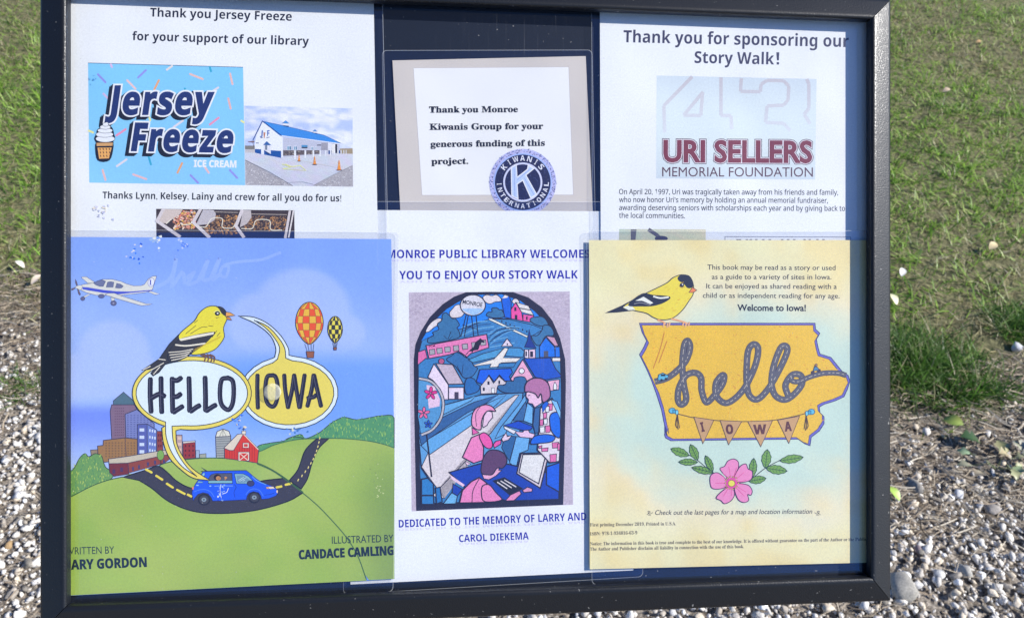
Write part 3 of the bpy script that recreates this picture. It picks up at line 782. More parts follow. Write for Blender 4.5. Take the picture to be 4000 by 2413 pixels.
# ================================================================== 1. grey card with the round seal (lowest layer)
r, wf = sheet('thank_you_card', 'white typed card on taupe backing in the top centre, with a round navy seal', 'card',
              [(1533, 237), (2288, 220), (2324, 1020), (1574, 1020)], -.0050, lambda u, t: (189, 188, 188), [(1492, 197), (2314, 195), (2330, 1060), (1512, 1060)], material=CARD)
a = Art(wf, 'z2', 2); a.poly([(318, 395), (1222, 389), (1250, 1133), (368, 1135)], (168, 166, 176)); a.poly([(320, 397), (1220, 391), (1247, 1131), (370, 1133)], (217, 220, 226)); a.build('white_card', r, CARD)
for t, p0, p1 in (('Thank you Monroe', (410, 655), (927, 652)), ('Kiwanis Group for your', (413, 755), (1073, 750)),
                  ('generous funding of this', (418, 855), (1083, 847)), ('project.', (423, 955), (638, 952))):
    text_line(r, wf, 'z2', t, p0, p1, 35, (24, 24, 36), 'serif', off=.02, base=8)
a = Art(wf, 'd5', 12)
a.ell(830, 832, 670, 668, (170, 178, 224), n=60)
for i in range(420):
    t = rng.uniform(0, 6.283); q = rng.uniform(592, 662); x, y = 830+q*math.cos(t), 832+q*math.sin(t); t2 = t+1.57+rng.gauss(0, .8); ln = rng.uniform(12, 34)
    a.stroke([(x, y), (x+ln*math.cos(t2), y+ln*math.sin(t2))], rng.uniform(7, 13), rng.choice([(60, 70, 130), (90, 100, 165), (200, 190, 220), (45, 55, 105)]))
a.ell(830, 835, 584, 580, (150, 175, 235), n=60); a.ell(830, 835, 558, 555, (36, 42, 76), n=60)
for i in range(330):
    t = rng.uniform(0, 6.283); q = rng.uniform(395, 545); x, y = 830+q*math.cos(t), 835+q*math.sin(t); a.ell(x, y, rng.uniform(4, 9), rng.uniform(4, 8), rng.choice([(90, 100, 150), (22, 26, 50), (70, 80, 130)]), n=5)
a.ell(830, 830, 392, 392, (190, 200, 242), n=50); a.ell(830, 830, 356, 356, (38, 44, 80), n=50)
for i in range(170):
    t = rng.uniform(0, 6.283); q = 340*rng.random()**.5; x, y = 830+q*math.cos(t), 830+q*math.sin(t); a.ell(x, y, rng.uniform(4, 9), rng.uniform(4, 8), rng.choice([(80, 95, 150), (22, 26, 50)]), n=5)
K = [(600, 545), (700, 480), (715, 735), (925, 575), (940, 490), (1050, 560), (890, 690), (1105, 1075), (990, 1145), (830, 790), (715, 870), (735, 1165), (610, 1100)]
a.poly(K, (172, 195, 248), (215, 220, 245), 20)
a.stroke([(655, 540), (672, 1130)], 5, (90, 110, 190)); a.stroke([(720, 790), (985, 560)], 5, (90, 110, 190)); a.stroke([(850, 730), (1050, 1080)], 5, (90, 110, 190))
def arc_text(a, txt, cx, cy, rad, a0, a1, cap, wdt, col, inward=False):
    n = len(txt)
    for i, ch in enumerate(txt):
        t = math.radians(a0+(a1-a0)*i/(n-1)); x, y = cx+rad*math.cos(t), cy+rad*math.sin(t)
        tx, ty = (-math.sin(t), math.cos(t)) if not inward else (math.sin(t), -math.cos(t))
        w = wdt*(.35 if ch == 'I' else 1.25 if ch == 'W' else 1)
        a.text(ch, (x-tx*w/2, y-ty*w/2), (x+tx*w/2, y+ty*w/2), cap, col, 'sansb')
arc_text(a, 'KIWANIS', 830, 835, 430, -141, -40, 108, 92, (206, 214, 246))
arc_text(a, 'INTERNATIONAL', 830, 835, 520, 176, 4, 92, 78, (206, 214, 246), True)
a.build('round_seal', r)

# ================================================================== 2. library dedication sheet
r, wf = sheet('dedication_sheet', 'white laminated library welcome sheet with blue lettering and arched stained glass picture, bottom centre', 'notice',
              [(1352, 820), (2470, 826), (2474, 2226), (1369, 2281)], -.0040, white, [(1325, 786), (2500, 787), (2512, 2252), (1341, 2321)])
a = Art(wf, 's1', 2)
BL = (8, 38, 158)
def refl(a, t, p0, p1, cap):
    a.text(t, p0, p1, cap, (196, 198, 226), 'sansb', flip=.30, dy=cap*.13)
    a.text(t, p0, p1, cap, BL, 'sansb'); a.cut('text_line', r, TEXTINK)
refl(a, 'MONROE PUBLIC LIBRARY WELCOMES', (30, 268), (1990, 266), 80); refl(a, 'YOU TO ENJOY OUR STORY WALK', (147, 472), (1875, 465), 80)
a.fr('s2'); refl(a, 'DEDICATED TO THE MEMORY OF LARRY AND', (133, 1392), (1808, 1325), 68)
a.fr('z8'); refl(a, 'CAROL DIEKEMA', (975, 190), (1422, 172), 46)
# stained glass picture
a = Art(wf, 'e1', 2)
q = lambda x, y: ((1500+.43747*x-1590)/.2961, (1450+.43747*y-1120)/.2961)   # from the lower enlargement
a.poly([(22, 74), (2145, 62), q(1688, 1188), q(247, 1247)], (176, 170, 190))
LEAD = (44, 46, 62)
def mot(cols, box, n, sz):      # print mottling in one flat area
    for i in range(n):
        a.ell(rng.uniform(box[0], box[2]), rng.uniform(box[1], box[3]), rng.uniform(.5, 1)*sz, rng.uniform(.5, 1)*sz*.6, rng.choice(cols), n=6)
mot([(168, 160, 182), (186, 180, 198), (160, 154, 176)], (30, 85, 330, 420), 60, 22); mot([(168, 160, 182), (186, 180, 198)], (1800, 80, 2130, 420), 60, 22)
arch = [(775, 72), (1085, 66), (1400, 70), (1600, 140), (1780, 270), (1920, 450), (2020, 680), (2085, 950), (2095, 1250), (2090, 1600), (2060, 2872), (120, 2951), (92, 1500), (88, 960), (110, 760), (180, 590), (300, 400), (470, 230), (620, 130)]
a.poly(arch, LEAD)
inner = [(930, 100), (1250, 92), (1500, 180), (1690, 320), (1850, 520), (1960, 720), (2022, 950), (2035, 1350), (2035, 1700), q(1563, 1135), q(335, 1180), (165, 2400), (150, 1250), (145, 900), (200, 690), (330, 460), (520, 285), (720, 165)]
SK = (44, 124, 220); FLD = (62, 124, 184); DK = (52, 96, 150); PK = (206, 112, 168); PL = (214, 196, 220); RB = (38, 96, 206); GR = (206, 204, 212); NV = (28, 70, 170)
a.poly(inner, FLD, LEAD, 12)
a.poly([(930, 102), (1250, 95), (1500, 182), (1690, 325), (1790, 430), (1500, 420), (1100, 420), (700, 560), (430, 600), (180, 720), (330, 470), (520, 290), (720, 168)], SK, LEAD, 10)
for cl in ([(1000, 140), (1050, 105), (1120, 118), (1180, 105), (1235, 150), (1240, 190), (1160, 200), (1100, 225), (1040, 205)],
           [(560, 340), (600, 290), (640, 245), (700, 240), (760, 320), (720, 390), (640, 410), (580, 400)],
           [(245, 590), (290, 500), (380, 425), (450, 420), (440, 480), (350, 540), (290, 590)], [(1385, 190), (1420, 155), (1465, 170), (1480, 215), (1420, 230)]):
    a.poly(cl, GR, LEAD, 10, smooth=True)
a.poly([(1080, 425), (1350, 430), (1650, 500), (1800, 560), (1660, 640), (1590, 660), (1350, 520)], FLD, LEAD, 10)
for k in range(7):
    x = 1250+k*55; a.ell(x, 455+k*22, 9, 16, LEAD, n=8)
a.poly([(1070, 415), (1120, 420), (1600, 650), (1580, 668), (1090, 440)], (226, 222, 220), LEAD, 8)
for k in range(9):
    y = 450+k*36; a.stroke([(720, y+90+k*14), (900, y+20+k*10), (1060+k*45, y)], 15, DK if k % 2 else (100, 160, 208), smooth=True)
for k in range(5): a.stroke([(1095, 760-k*40), (1250, 640-k*28), (1420+k*20, 560-k*6)], 13, (38, 60, 96) if k % 2 else (96, 156, 206), smooth=True)
# tower legs, tank
for x0, x1 in ((780, 710), (810, 755), (850, 880), (910, 940)): a.stroke([(x0, 370), (x1, 660)], 12, LEAD)
a.stroke([(730, 500), (930, 560)], 8, LEAD); a.stroke([(760, 570), (900, 480)], 8, LEAD)
a.ell(868, 243, 166, 138, (198, 202, 216), LEAD, 14, n=30); a.poly([(735, 290), (1000, 290), (960, 340), (880, 375), (800, 340)], (150, 186, 226), smooth=True)
a.text('MONROE', (730, 222), (990, 265), 52, (40, 40, 60), 'gill', off=.02)
# silo and barn
a.poly([(1245, 170), (1290, 108), (1350, 125), (1375, 210), (1370, 420), (1285, 400)], RB, LEAD, 12); a.poly([(1250, 155), (1290, 108), (1335, 125), (1320, 145)], GR)
a.poly([(1370, 300), (1430, 210), (1510, 330), (1530, 450), (1375, 420)], (216, 84, 160), LEAD, 10); a.poly([(1530, 360), (1675, 380), (1620, 465), (1530, 450)], (206, 90, 160), LEAD, 10)
a.poly([(1440, 205), (1600, 250), (1670, 375), (1510, 335)], (206, 208, 212), LEAD, 10); a.stroke([(1480, 280), (1640, 310)], 12, LEAD)
a.rect(1415, 270, 1442, 318, LEAD); a.rect(1422, 370, 1455, 430, LEAD); a.rect(1570, 390, 1590, 435, LEAD)
# trees
def bush(pts, c=(60, 112, 160)): a.poly(pts, c, LEAD, 11, smooth=True)
bush([(1050, 380), (1070, 335), (1120, 330), (1120, 285), (1180, 275), (1215, 300), (1255, 310), (1280, 395), (1150, 410)])
bush([(1620, 440), (1650, 405), (1700, 400), (1760, 390), (1820, 420), (1860, 500), (1780, 520), (1680, 490)])
bush([(1640, 650), (1720, 640), (1780, 570), (1800, 510), (1870, 510), (1920, 560), (1930, 640), (1830, 650), (1760, 760), (1700, 760)])
bush([(290, 740), (280, 680), (350, 640), (340, 600), (420, 560), (400, 490), (460, 440), (465, 370), (510, 340), (560, 380), (600, 420), (640, 420), (690, 500), (660, 540), (690, 600), (680, 670), (480, 720)])
a.stroke([(480, 640), (530, 690)], 7, LEAD); a.stroke([(580, 590), (540, 690)], 9, LEAD); a.stroke([(600, 650), (550, 700)], 6, LEAD)
bush([(520, 960), (600, 900), (640, 860), (720, 890), (770, 930), (840, 960), (880, 1040), (930, 1070), (900, 1130), (860, 1180), (800, 1200), (740, 1190), (640, 1050)], (58, 110, 168))
a.stroke([(660, 1040), (730, 1180)], 9, LEAD); a.stroke([(740, 1020), (725, 1150)], 7, LEAD)
# school with running horse
a.poly([(250, 775), (1050, 625), (1080, 800), (840, 880), (790, 925), (730, 880), (680, 850), (560, 895), (290, 945)], (214, 126, 180), LEAD, 13)
a.poly([(145, 860), (240, 825), (270, 950), (250, 940), (140, 1030)], (206, 112, 168), LEAD, 11)
for k, (x, y) in enumerate(((292, 828), (390, 812), (495, 795), (608, 778), (725, 757), (850, 735), (965, 705))): a.poly([(x, y), (x+72, y-8), (x+78, y+60), (x+8, y+70)], (156, 160, 172), LEAD, 8)
a.text('PCM', (290, 803), (372, 790), 28, (110, 30, 80), 'gill', off=.02)
a.poly([(765, 900), (830, 830), (880, 790), (900, 730), (970, 675), (990, 700), (1025, 715), (1015, 740), (985, 730), (960, 770), (940, 830), (880, 840), (845, 885), (855, 850), (820, 850), (790, 890)], (42, 40, 54))
# fields and paths
a.poly([(810, 960), (1000, 880), (1270, 810), (1170, 930), (870, 1000)], (76, 146, 196), LEAD, 11); a.poly([(1290, 910), (1340, 800), (1500, 805), (1545, 850), (1530, 930)], (72, 142, 198), LEAD, 11)
a.poly([(880, 1030), (1150, 950), (1290, 800), (1335, 815), (1270, 935), (1500, 940), (1440, 990), (1240, 1000), (1190, 1055), (1090, 1060), (1110, 1015), (890, 1045)], (216, 214, 214), LEAD, 8)
a.poly([(1215, 1010), (1440, 1000), (1400, 1060), (1200, 1060)], FLD, LEAD, 8)
a.poly([(1245, 785), (1320, 680), (1395, 780)], (226, 206, 226), LEAD, 11); a.ell(1323, 757, 9, 16, LEAD, n=8)
# houses
a.poly([(1745, 790), (1830, 665), (1945, 790), (1955, 925), (1750, 930)], (30, 110, 216), LEAD, 11); a.poly([(1835, 650), (1945, 665), (1995, 775), (1950, 780)], (186, 146, 176), LEAD, 10); a.poly([(1955, 795), (2012, 790), (2018, 925), (1955, 925)], (30, 110, 216), LEAD, 8)
a.rect(1803, 845, 1863, 925, (78, 84, 104)); a.rect(1915, 935, 2022, 980, (220, 214, 216), LEAD, 8)
a.poly([(1550, 795), (1590, 700), (1612, 560), (1640, 700), (1705, 810)], (36, 62, 140), LEAD, 8); a.poly([(1550, 825), (1600, 828), (1605, 945), (1552, 935)], (226, 206, 226), LEAD, 10); a.poly([(1605, 828), (1690, 820), (1695, 965), (1610, 975)], (222, 190, 216), LEAD, 10)
a.rect(1623, 850, 1662, 925, LEAD); a.rect(1562, 850, 1582, 915, LEAD)
a.poly([(1365, 1215), (1525, 960), (1665, 1195), (1580, 1240), (1480, 1180), (1400, 1250)], (216, 164, 196), LEAD, 12); a.ell(1512, 1108, 36, 36, (220, 224, 232), LEAD, 10)
a.poly([(1540, 945), (1890, 935), (1960, 1080), (2030, 1160), (2030, 1190), (1830, 1225), (1690, 1190)], (40, 84, 186), LEAD, 12)
a.poly([(960, 1090), (1370, 1075), (1390, 1130), (1350, 1180), (1370, 1240), (1290, 1240), (1220, 1160), (1150, 1250), (1080, 1160), (1010, 1290), (915, 1250)], (30, 96, 214), LEAD, 12)
a.poly([(970, 1310), (1080, 1175), (1140, 1270), (1215, 1180), (1290, 1250), (1340, 1260), (1190, 1320), (1180, 1400), (975, 1410)], (200, 196, 206), LEAD, 9)
a.rect(1060, 1245, 1088, 1290, LEAD); a.rect(1205, 1235, 1228, 1280, LEAD); a.rect(1000, 1325, 1025, 1370, LEAD); a.rect(1115, 1330, 1152, 1400, (228, 226, 232), LEAD, 6)
a.poly([(380, 1010), (600, 1025), (745, 1280), (548, 1285)], (182, 172, 190), LEAD, 14); a.poly([(275, 1190), (355, 1015), (545, 1290), (545, 1486), (480, 1486), (440, 1350), (340, 1230)], (226, 204, 226), LEAD, 12)
a.rect(548, 1325, 750, 1480, (226, 204, 226), LEAD, 13); a.rect(625, 1385, 680, 1480, (70, 66, 86)); a.ell(455, 980, 38, 36, (170, 90, 130), LEAD, 9)
bush([(1200, 1340), (1210, 1295), (1290, 1290), (1320, 1240), (1400, 1240), (1420, 1195), (1500, 1180), (1560, 1200), (1580, 1280), (1560, 1390), (1300, 1395)], (56, 104, 156))
a.poly([(1855, 1240), (2010, 1220), (2000, 1355), (1890, 1370)], (216, 170, 200), LEAD, 9); a.poly([(1930, 1355), (1930, 1300), (1950, 1250), (1975, 1300), (1975, 1355)], (222, 226, 234), LEAD, 9)
bush([(765, 1260), (800, 1200), (880, 1210), (920, 1270), (960, 1310), (930, 1380), (800, 1420), (765, 1370)], (48, 104, 170))
# lower half
a.fr('s2')
a.poly([(310, 590), (540, 300), (860, 210), (1240, 190), (1190, 830), (600, 900), (430, 1000), (335, 860)], (92, 152, 206), LEAD, 10)
def band(p, c): a.poly(p, c, LEAD, 7)
band([(335, 850), (430, 650), (900, 390), (1170, 210), (1205, 208), (960, 540), (700, 830), (430, 1110), (540, 1130)], (200, 198, 206))
a.fr('s2')
band([(310, 640), (400, 600), (780, 375), (910, 290), (1090, 210), (1010, 290), (780, 480), (410, 740)], (96, 160, 214))
band([(310, 560), (540, 400), (800, 275), (1020, 207), (900, 290), (740, 370), (400, 600), (335, 660)], (56, 98, 154))
band([(340, 470), (540, 300), (760, 240), (820, 215), (780, 260), (520, 390), (350, 500)], (100, 164, 216))
band([(1120, 815), (1180, 580), (1300, 590), (1285, 700), (1210, 730), (1180, 855)], (104, 166, 218))
band([(990, 600), (1040, 500), (1200, 300), (1260, 210), (1270, 260), (1140, 445), (1080, 560)], (96, 160, 214)); band([(1150, 440), (1265, 270), (1275, 330), (1245, 440)], (60, 104, 158)); band([(1245, 440), (1280, 280), (1330, 320), (1325, 470)], (108, 172, 224))
band([(1330, 480), (1345, 330), (1400, 310), (1390, 540), (1350, 550)], (58, 100, 156)); band([(1050, 680), (1080, 570), (1180, 580), (1120, 800), (1095, 760)], (52, 98, 152))
# table and book
a.poly([(580, 900), (860, 820), (1100, 825), (1450, 900), (1562, 1075), (1562, 1140), (1210, 1152), (1090, 1152), (720, 1030)], NV, LEAD, 12)
a.poly([(590, 920), (720, 1010), (705, 1028), (598, 955)], (220, 190, 216)); a.poly([(615, 1000), (700, 1050), (655, 1110), (610, 1080)], NV, LEAD, 8)
a.poly([(530, 1180), (605, 1080), (655, 1110), (640, 1178)], (104, 168, 214), LEAD, 8); a.poly([(335, 960), (390, 950), (440, 1000), (445, 1185), (335, 1185)], (52, 120, 184), LEAD, 12, ); a.poly([(460, 1040), (500, 1030), (520, 1160), (470, 1180)], (46, 112, 178), LEAD, 10)
a.stroke([(335, 1105), (445, 1105)], 14, LEAD)
a.poly([(1450, 850), (1570, 810), (1565, 1075), (1450, 1010)], (26, 92, 208), LEAD, 12)
a.poly([(970, 975), (1075, 945), (1240, 1045), (1120, 1100)], (34, 36, 54), LEAD, 6)
for k in range(3): a.stroke([(1010+k*32, 985-k*10), (1100+k*40, 1045-k*8)], 9, (214, 214, 224))
a.poly([(1185, 910), (1225, 730), (1475, 725), (1395, 1040)], (196, 190, 204), LEAD, 12); a.poly([(1205, 900), (1240, 740), (1445, 738), (1380, 1000)], (206, 210, 214), LEAD, 10)
# woman: plaid sleeve, hair, face
a.poly([(1395, 330), (1460, 270), (1500, 240), (1560, 340), (1575, 600), (1565, 800), (1480, 815), (1370, 700), (1385, 500)], (206, 204, 216), LEAD, 12)
for (x, y, w, h, c) in ((1465, 285, 40, 60, PK), (1420, 365, 34, 50, PK), (1390, 425, 34, 55, PK), (1440, 480, 46, 60, PK), (1500, 630, 60, 50, PK), (1405, 680, 60, 30, PK), (1480, 735, 60, 70, PK), (1548, 640, 24, 60, PK), (1380, 660, 30, 22, PK), (1440, 310, 36, 50, (230, 228, 234)), (1425, 420, 34, 50, (230, 228, 234)), (1390, 490, 44, 56, (230, 228, 234))): a.poly([(x, y+6), (x+w, y), (x+w-4, y+h), (x+3, y+h+4)], c, LEAD, 6)
a.poly([(1410, 300), (1450, 260), (1470, 285), (1415, 370)], RB, LEAD, 6); a.poly([(1480, 400), (1530, 362), (1568, 400), (1575, 570), (1540, 585), (1490, 520)], (26, 104, 214), LEAD, 10, smooth=True)
a.poly([(1490, 250), (1545, 270), (1578, 360), (1572, 420), (1530, 330)], (120, 182, 232), LEAD, 7)
a.poly([(1310, 645), (1340, 580), (1440, 560), (1525, 580), (1500, 625), (1400, 640)], (30, 100, 210), LEAD, 9, smooth=True)
a.poly([(1165, 535), (1240, 540), (1270, 490), (1300, 545), (1350, 560), (1325, 595), (1215, 585)], (222, 186, 216), LEAD, 7)
a.poly([(1070, 480), (1200, 440), (1330, 490), (1310, 520), (1240, 525)], (34, 78, 190), LEAD, 8); a.poly([(1070, 485), (1180, 530), (1160, 560), (1075, 510)], (222, 218, 230), LEAD, 6)
a.poly([(1270, 190), (1300, 170), (1400, 190), (1410, 280), (1345, 322), (1325, 290), (1285, 280), (1290, 250), (1268, 225)], (226, 184, 212), LEAD, 8)
a.poly([(1258, 180), (1265, 110), (1320, 65), (1400, 62), (1460, 100), (1482, 170), (1478, 235), (1420, 275), (1400, 200), (1375, 235), (1350, 200), (1290, 180)], (164, 112, 156), LEAD, 11, smooth=True)
a.stroke([(1285, 215), (1305, 210)], 6, LEAD)
# girl
a.poly([(880, 490), (890, 400), (920, 350), (965, 360), (970, 410), (935, 450), (920, 480), (885, 500)], (222, 190, 214), LEAD, 8)
a.poly([(790, 490), (785, 400), (820, 330), (900, 297), (960, 310), (995, 355), (930, 350), (890, 390), (870, 450), (862, 520)], (222, 146, 188), LEAD, 10, smooth=True); a.stroke([(860, 310), (820, 380), (825, 490)], 6, LEAD, smooth=True)
a.poly([(700, 765), (780, 590), (850, 560), (890, 680), (885, 790), (800, 818)], (218, 128, 182), LEAD, 11); a.poly([(785, 500), (850, 545), (790, 565)], (212, 100, 170), LEAD, 8)
a.poly([(850, 575), (895, 545), (950, 590), (970, 660), (940, 688), (890, 660)], (216, 92, 166), LEAD, 9, smooth=True); a.poly([(975, 650), (1000, 620), (1045, 610), (1045, 645), (985, 682)], (216, 92, 166), LEAD, 8)
a.poly([(1050, 600), (1090, 545), (1100, 580), (1140, 570), (1110, 610), (1060, 625)], (226, 196, 218), LEAD, 7)
a.poly([(722, 800), (775, 825), (740, 838)], (224, 190, 214), LEAD, 6)
# child at the keyboard
a.poly([(675, 1172), (700, 1060), (780, 980), (850, 945), (900, 980), (960, 1040), (900, 1168)], (220, 132, 184), LEAD, 12)
a.stroke([(850, 955), (795, 1060), (785, 1170)], 7, LEAD, smooth=True); a.poly([(880, 1020), (940, 1010), (1000, 1080), (1050, 1145), (900, 1160), (870, 1090)], (220, 132, 184), LEAD, 10, smooth=True)
a.poly([(1085, 1152), (1130, 1100), (1210, 1062), (1225, 1090), (1160, 1150)], (214, 140, 186), LEAD, 8); a.poly([(1235, 1060), (1280, 1030), (1325, 1045), (1320, 1070), (1250, 1078)], (206, 150, 190), LEAD, 8)
a.poly([(875, 915), (960, 920), (1000, 850), (1030, 835), (1025, 880), (1050, 880), (1000, 930), (935, 965), (890, 955)], (214, 164, 198), LEAD, 8)
a.poly([(868, 900), (880, 790), (930, 710), (1000, 700), (1070, 730), (1098, 800), (1060, 860), (1010, 860), (970, 915), (920, 920)], (92, 68, 102), LEAD, 10, smooth=True)
# flowers and hoop
a.poly([(310, 55), (400, 90), (490, 180), (520, 250), (500, 400), (420, 520), (335, 575), (305, 400)], (84, 146, 198)); a.poly([(380, 120), (450, 130), (500, 250), (495, 310), (400, 330)], (222, 190, 216)); 
a.stroke([(312, 62), (420, 90), (500, 180), (530, 290), (505, 420), (430, 520), (335, 565)], 30, LEAD, smooth=True); a.stroke([(312, 62), (420, 90), (500, 180), (530, 290), (505, 420), (430, 520), (335, 565)], 17, (176, 178, 190), smooth=True)
for (cx, cy, rr_, c) in ((418, 195, 60, (204, 60, 140)), (355, 370, 56, (222, 110, 160)), (395, 470, 38, (30, 90, 200))):
    for k in range(5):
        t = k*1.257-1.5; a.ell(cx+rr_*.55*math.cos(t), cy+rr_*.55*math.sin(t), rr_*.45, rr_*.24, c, LEAD, 5, n=12, rot=t)
a.stroke([(380, 560), (400, 720), (425, 940)], 14, LEAD)
a.build('stained_glass_picture', r, print_material('picture_ink', grain=.16, scale=900))
# ================================================================== 3. ice cream notice
r, wf = sheet('ice_cream_notice', 'white laminated thank-you notice with light blue ice cream logo and small building photo, top left', 'notice',
              [(225, -70), (1459, -40), (1477, 1010), (225, 1010)], -.0030, white, [(195, -80), (1494, -48), (1519, 1040), (195, 1040)])
BK = (34, 36, 60)
text_line(r, wf, 'z1', 'Thank you Jersey Freeze', (917, 103), (1782, 129), 53, BK, 'sansb'); text_line(r, wf, 'z1', 'for your support of our library', (808, 247), (1887, 279), 52, BK, 'sansb')
text_line(r, wf, 'z1', 'Thanks Lynn, Kelsey, Lainy and crew for all you do for us!', (627, 1213), (2085, 1232), 42, (28, 28, 40), 'sansb')
a = Art(wf, 'd1', 2, LAYER)
a.grid([(12, 50), (1812, 100), (1836, 1468), (26, 1438)], 8, 8, lambda u, t, x, y: (122+8*t, 192-2*u, 244)); a.stroke([(12, 50), (1812, 100)], 6, (40, 60, 110))
OR, PU, TE, PI, LT, YE = (222, 160, 120), (136, 140, 216), (60, 160, 196), (226, 172, 186), (206, 204, 214), (226, 216, 150)
for p in (((125, 180), (215, 275), PU), ((685, 132), (592, 220), PU), ((990, 85), (925, 130), (210, 206, 206)), ((1425, 95), (1440, 148), TE), ((1195, 178), (1345, 238), (226, 180, 176)), ((1660, 172), (1690, 298), (224, 178, 176)),
          ((465, 250), (565, 352), (216, 186, 190)), ((835, 250), (780, 362), OR), ((1135, 345), (1160, 410), TE), ((1525, 335), (1410, 410), LT), ((1640, 460), (1668, 582), (222, 170, 168)), ((190, 405), (260, 480), (190, 176, 214)),
          ((1530, 685), (1425, 765), (222, 140, 170)), ((1115, 718), (1005, 795), LT), ((450, 818), (340, 892), (218, 140, 172)), ((20, 835), (72, 858), YE), ((265, 680), (210, 715), LT), ((722, 680), (735, 715), YE), ((1790, 720), (1822, 740), YE),
          ((710, 1120), (742, 1228), TE), ((460, 1168), (345, 1248), LT), ((1105, 1210), (1050, 1325), OR), ((1350, 1230), (1415, 1325), (216, 180, 184)), ((1200, 1350), (1290, 1440), PU), ((1658, 1292), (1745, 1385), PU), ((180, 1290), (215, 1408), (222, 176, 176)), ((535, 1342), (690, 1398), (220, 178, 184)), ((275, 65), (290, 100), (196, 176, 214))):
    a.stroke([p[0], p[1]], 24, p[2], cap=True)
def logo(word, p0, p1, cap, off, sp):
    NVY = (42, 58, 110)
    for dx, dy in ((-46, 34), (-30, 22), (-14, 10)):
        a.text(word, p0, p1, cap, (28, 28, 36), 'sansb', shear=.18, spacing=sp, outline=((28, 28, 36), 62), dx=dx, dy=dy)
    a.text(word, p0, p1, cap, (222, 232, 250), 'sansb', shear=.18, spacing=sp, outline=((226, 234, 250), 58))
    a.text(word, p0, p1, cap, NVY, 'sansb', shear=.18, spacing=sp, outline=(NVY, 20))
a.cut('sprinkle_background', r)
logo('Jersey', (215, 645), (1470, 645), 325, 0, 1.12); logo('Freeze', (520, 1065), (1690, 1085), 315, 0, 1.12)
a.text('ICE CREAM', (1242, 1255), (1732, 1262), 78, (222, 228, 240), 'sansb', outline=((222, 228, 240), 6))
a.cut('logo_lettering', r)
# cone
a.poly([(215, 735), (250, 760), (300, 810), (315, 870), (328, 930), (300, 975), (310, 1020), (265, 1178), (125, 1180), (95, 1020), (105, 975), (85, 925), (110, 870), (120, 825), (180, 780)], (30, 30, 36), smooth=True)
for (cx, cy, rx, ry) in ((214, 930, 112, 40), (206, 880, 102, 34), (212, 835, 88, 30), (214, 795, 62, 26), (218, 765, 34, 22)): a.ell(cx, cy, rx, ry, (228, 232, 242), (40, 40, 50), 4)
a.poly([(205, 765), (222, 740), (246, 742), (232, 768)], (228, 232, 242))
a.poly([(108, 975), (308, 972), (300, 1015), (112, 1018)], (196, 156, 108), (40, 30, 26), 6); a.poly([(120, 1030), (292, 1028), (258, 1160), (140, 1165)], (220, 164, 98), (40, 30, 26), 6)
for k in range(12): x, y = 150+(k % 4)*36+(k//4)*3, 1050+(k//4)*40; a.stroke([(x, y-12), (x+8, y+10)], 9, (60, 40, 26))
a.build('cone_emblem', r)
a = Art(wf, 'd2', 2)
def skyc(u, t, x, y):
    n = float(vnoise(np.array(x/230), np.array(y/75), 1, 31))*.6+float(vnoise(np.array(x/90), np.array(y/40), 1, 32))*.4
    c0, c1 = (168, 188, 232), (222, 226, 236); k = min(1, max(0, (n-.3)*2.2)); return tuple(c0[i]*(1-k)+c1[i]*k for i in range(3))
a.grid([(62, 60), (1910, 105), (1915, 850), (75, 820)], 44, 24, skyc)
a.poly([(75, 810), (240, 800), (1912, 790), (1918, 890), (1000, 980), (75, 1000)], (180, 182, 190)); a.rect(75, 740, 240, 805, (120, 120, 118)); a.poly([(1690, 790), (1912, 785), (1914, 880), (1690, 885)], (150, 140, 118))
a.grid([(75, 860), (1915, 880), (1920, 1440), (85, 1410)], 20, 10, lambda u, t, x, y: tuple(v+rng.uniform(-5, 5) for v in (190-6*t, 198-8*t, 214-4*t)))
GRV = [(150, 150, 156), (186, 190, 204), (120, 122, 132), (210, 214, 224)]
a.poly([(80, 980), (900, 1425), (85, 1412)], (158, 160, 170)); a.poly([(1915, 1075), (1918, 1440), (1240, 1425)], (158, 160, 170))
for i in range(260):
    x = rng.uniform(85, 860); ylo = 1000+(x-80)*.52; a.ell(x, rng.uniform(ylo, 1415), rng.uniform(6, 14), rng.uniform(4, 7), rng.choice(GRV), n=5)
for i in range(180):
    x = rng.uniform(1290, 1905); ylo = 1425-(x-1240)*.51; a.ell(x, rng.uniform(min(1420, ylo+12), 1432), rng.uniform(6, 14), rng.uniform(4, 7), rng.choice(GRV), n=5)
a.stroke([(80, 985), (500, 1195), (890, 1425)], 6, (90, 92, 104)); a.stroke([(1240, 1422), (1560, 1250), (1912, 1078)], 6, (100, 102, 110)); a.stroke([(820, 1370), (1060, 1360), (1240, 1400)], 5, (120, 130, 150))
a.poly([(245, 650), (370, 330), (720, 600), (725, 940), (690, 945), (245, 860)], (216, 222, 236))
a.poly([(725, 600), (1690, 690), (1695, 870), (1500, 880), (725, 935)], (176, 184, 206)); a.poly([(725, 820), (1370, 820), (1372, 880), (725, 915)], (96, 92, 96))
for i in range(60): x = rng.uniform(735, 1350); a.ell(x, rng.uniform(835, 890), rng.uniform(9, 20), rng.uniform(4, 8), rng.choice([(130, 126, 126), (66, 62, 66), (160, 156, 150)]), n=6)
a.poly([(245, 798), (350, 803), (350, 885), (245, 862)], (36, 84, 156)); a.poly([(400, 812), (690, 830), (692, 950), (400, 893)], (36, 84, 156))
a.poly([(370, 318), (700, 390), (1280, 525), (1420, 560), (1725, 705), (1690, 712), (700, 575), (670, 570), (385, 335)], (62, 134, 212)); a.stroke([(372, 322), (840, 425), (1420, 560), (1722, 705)], 6, (40, 70, 120))
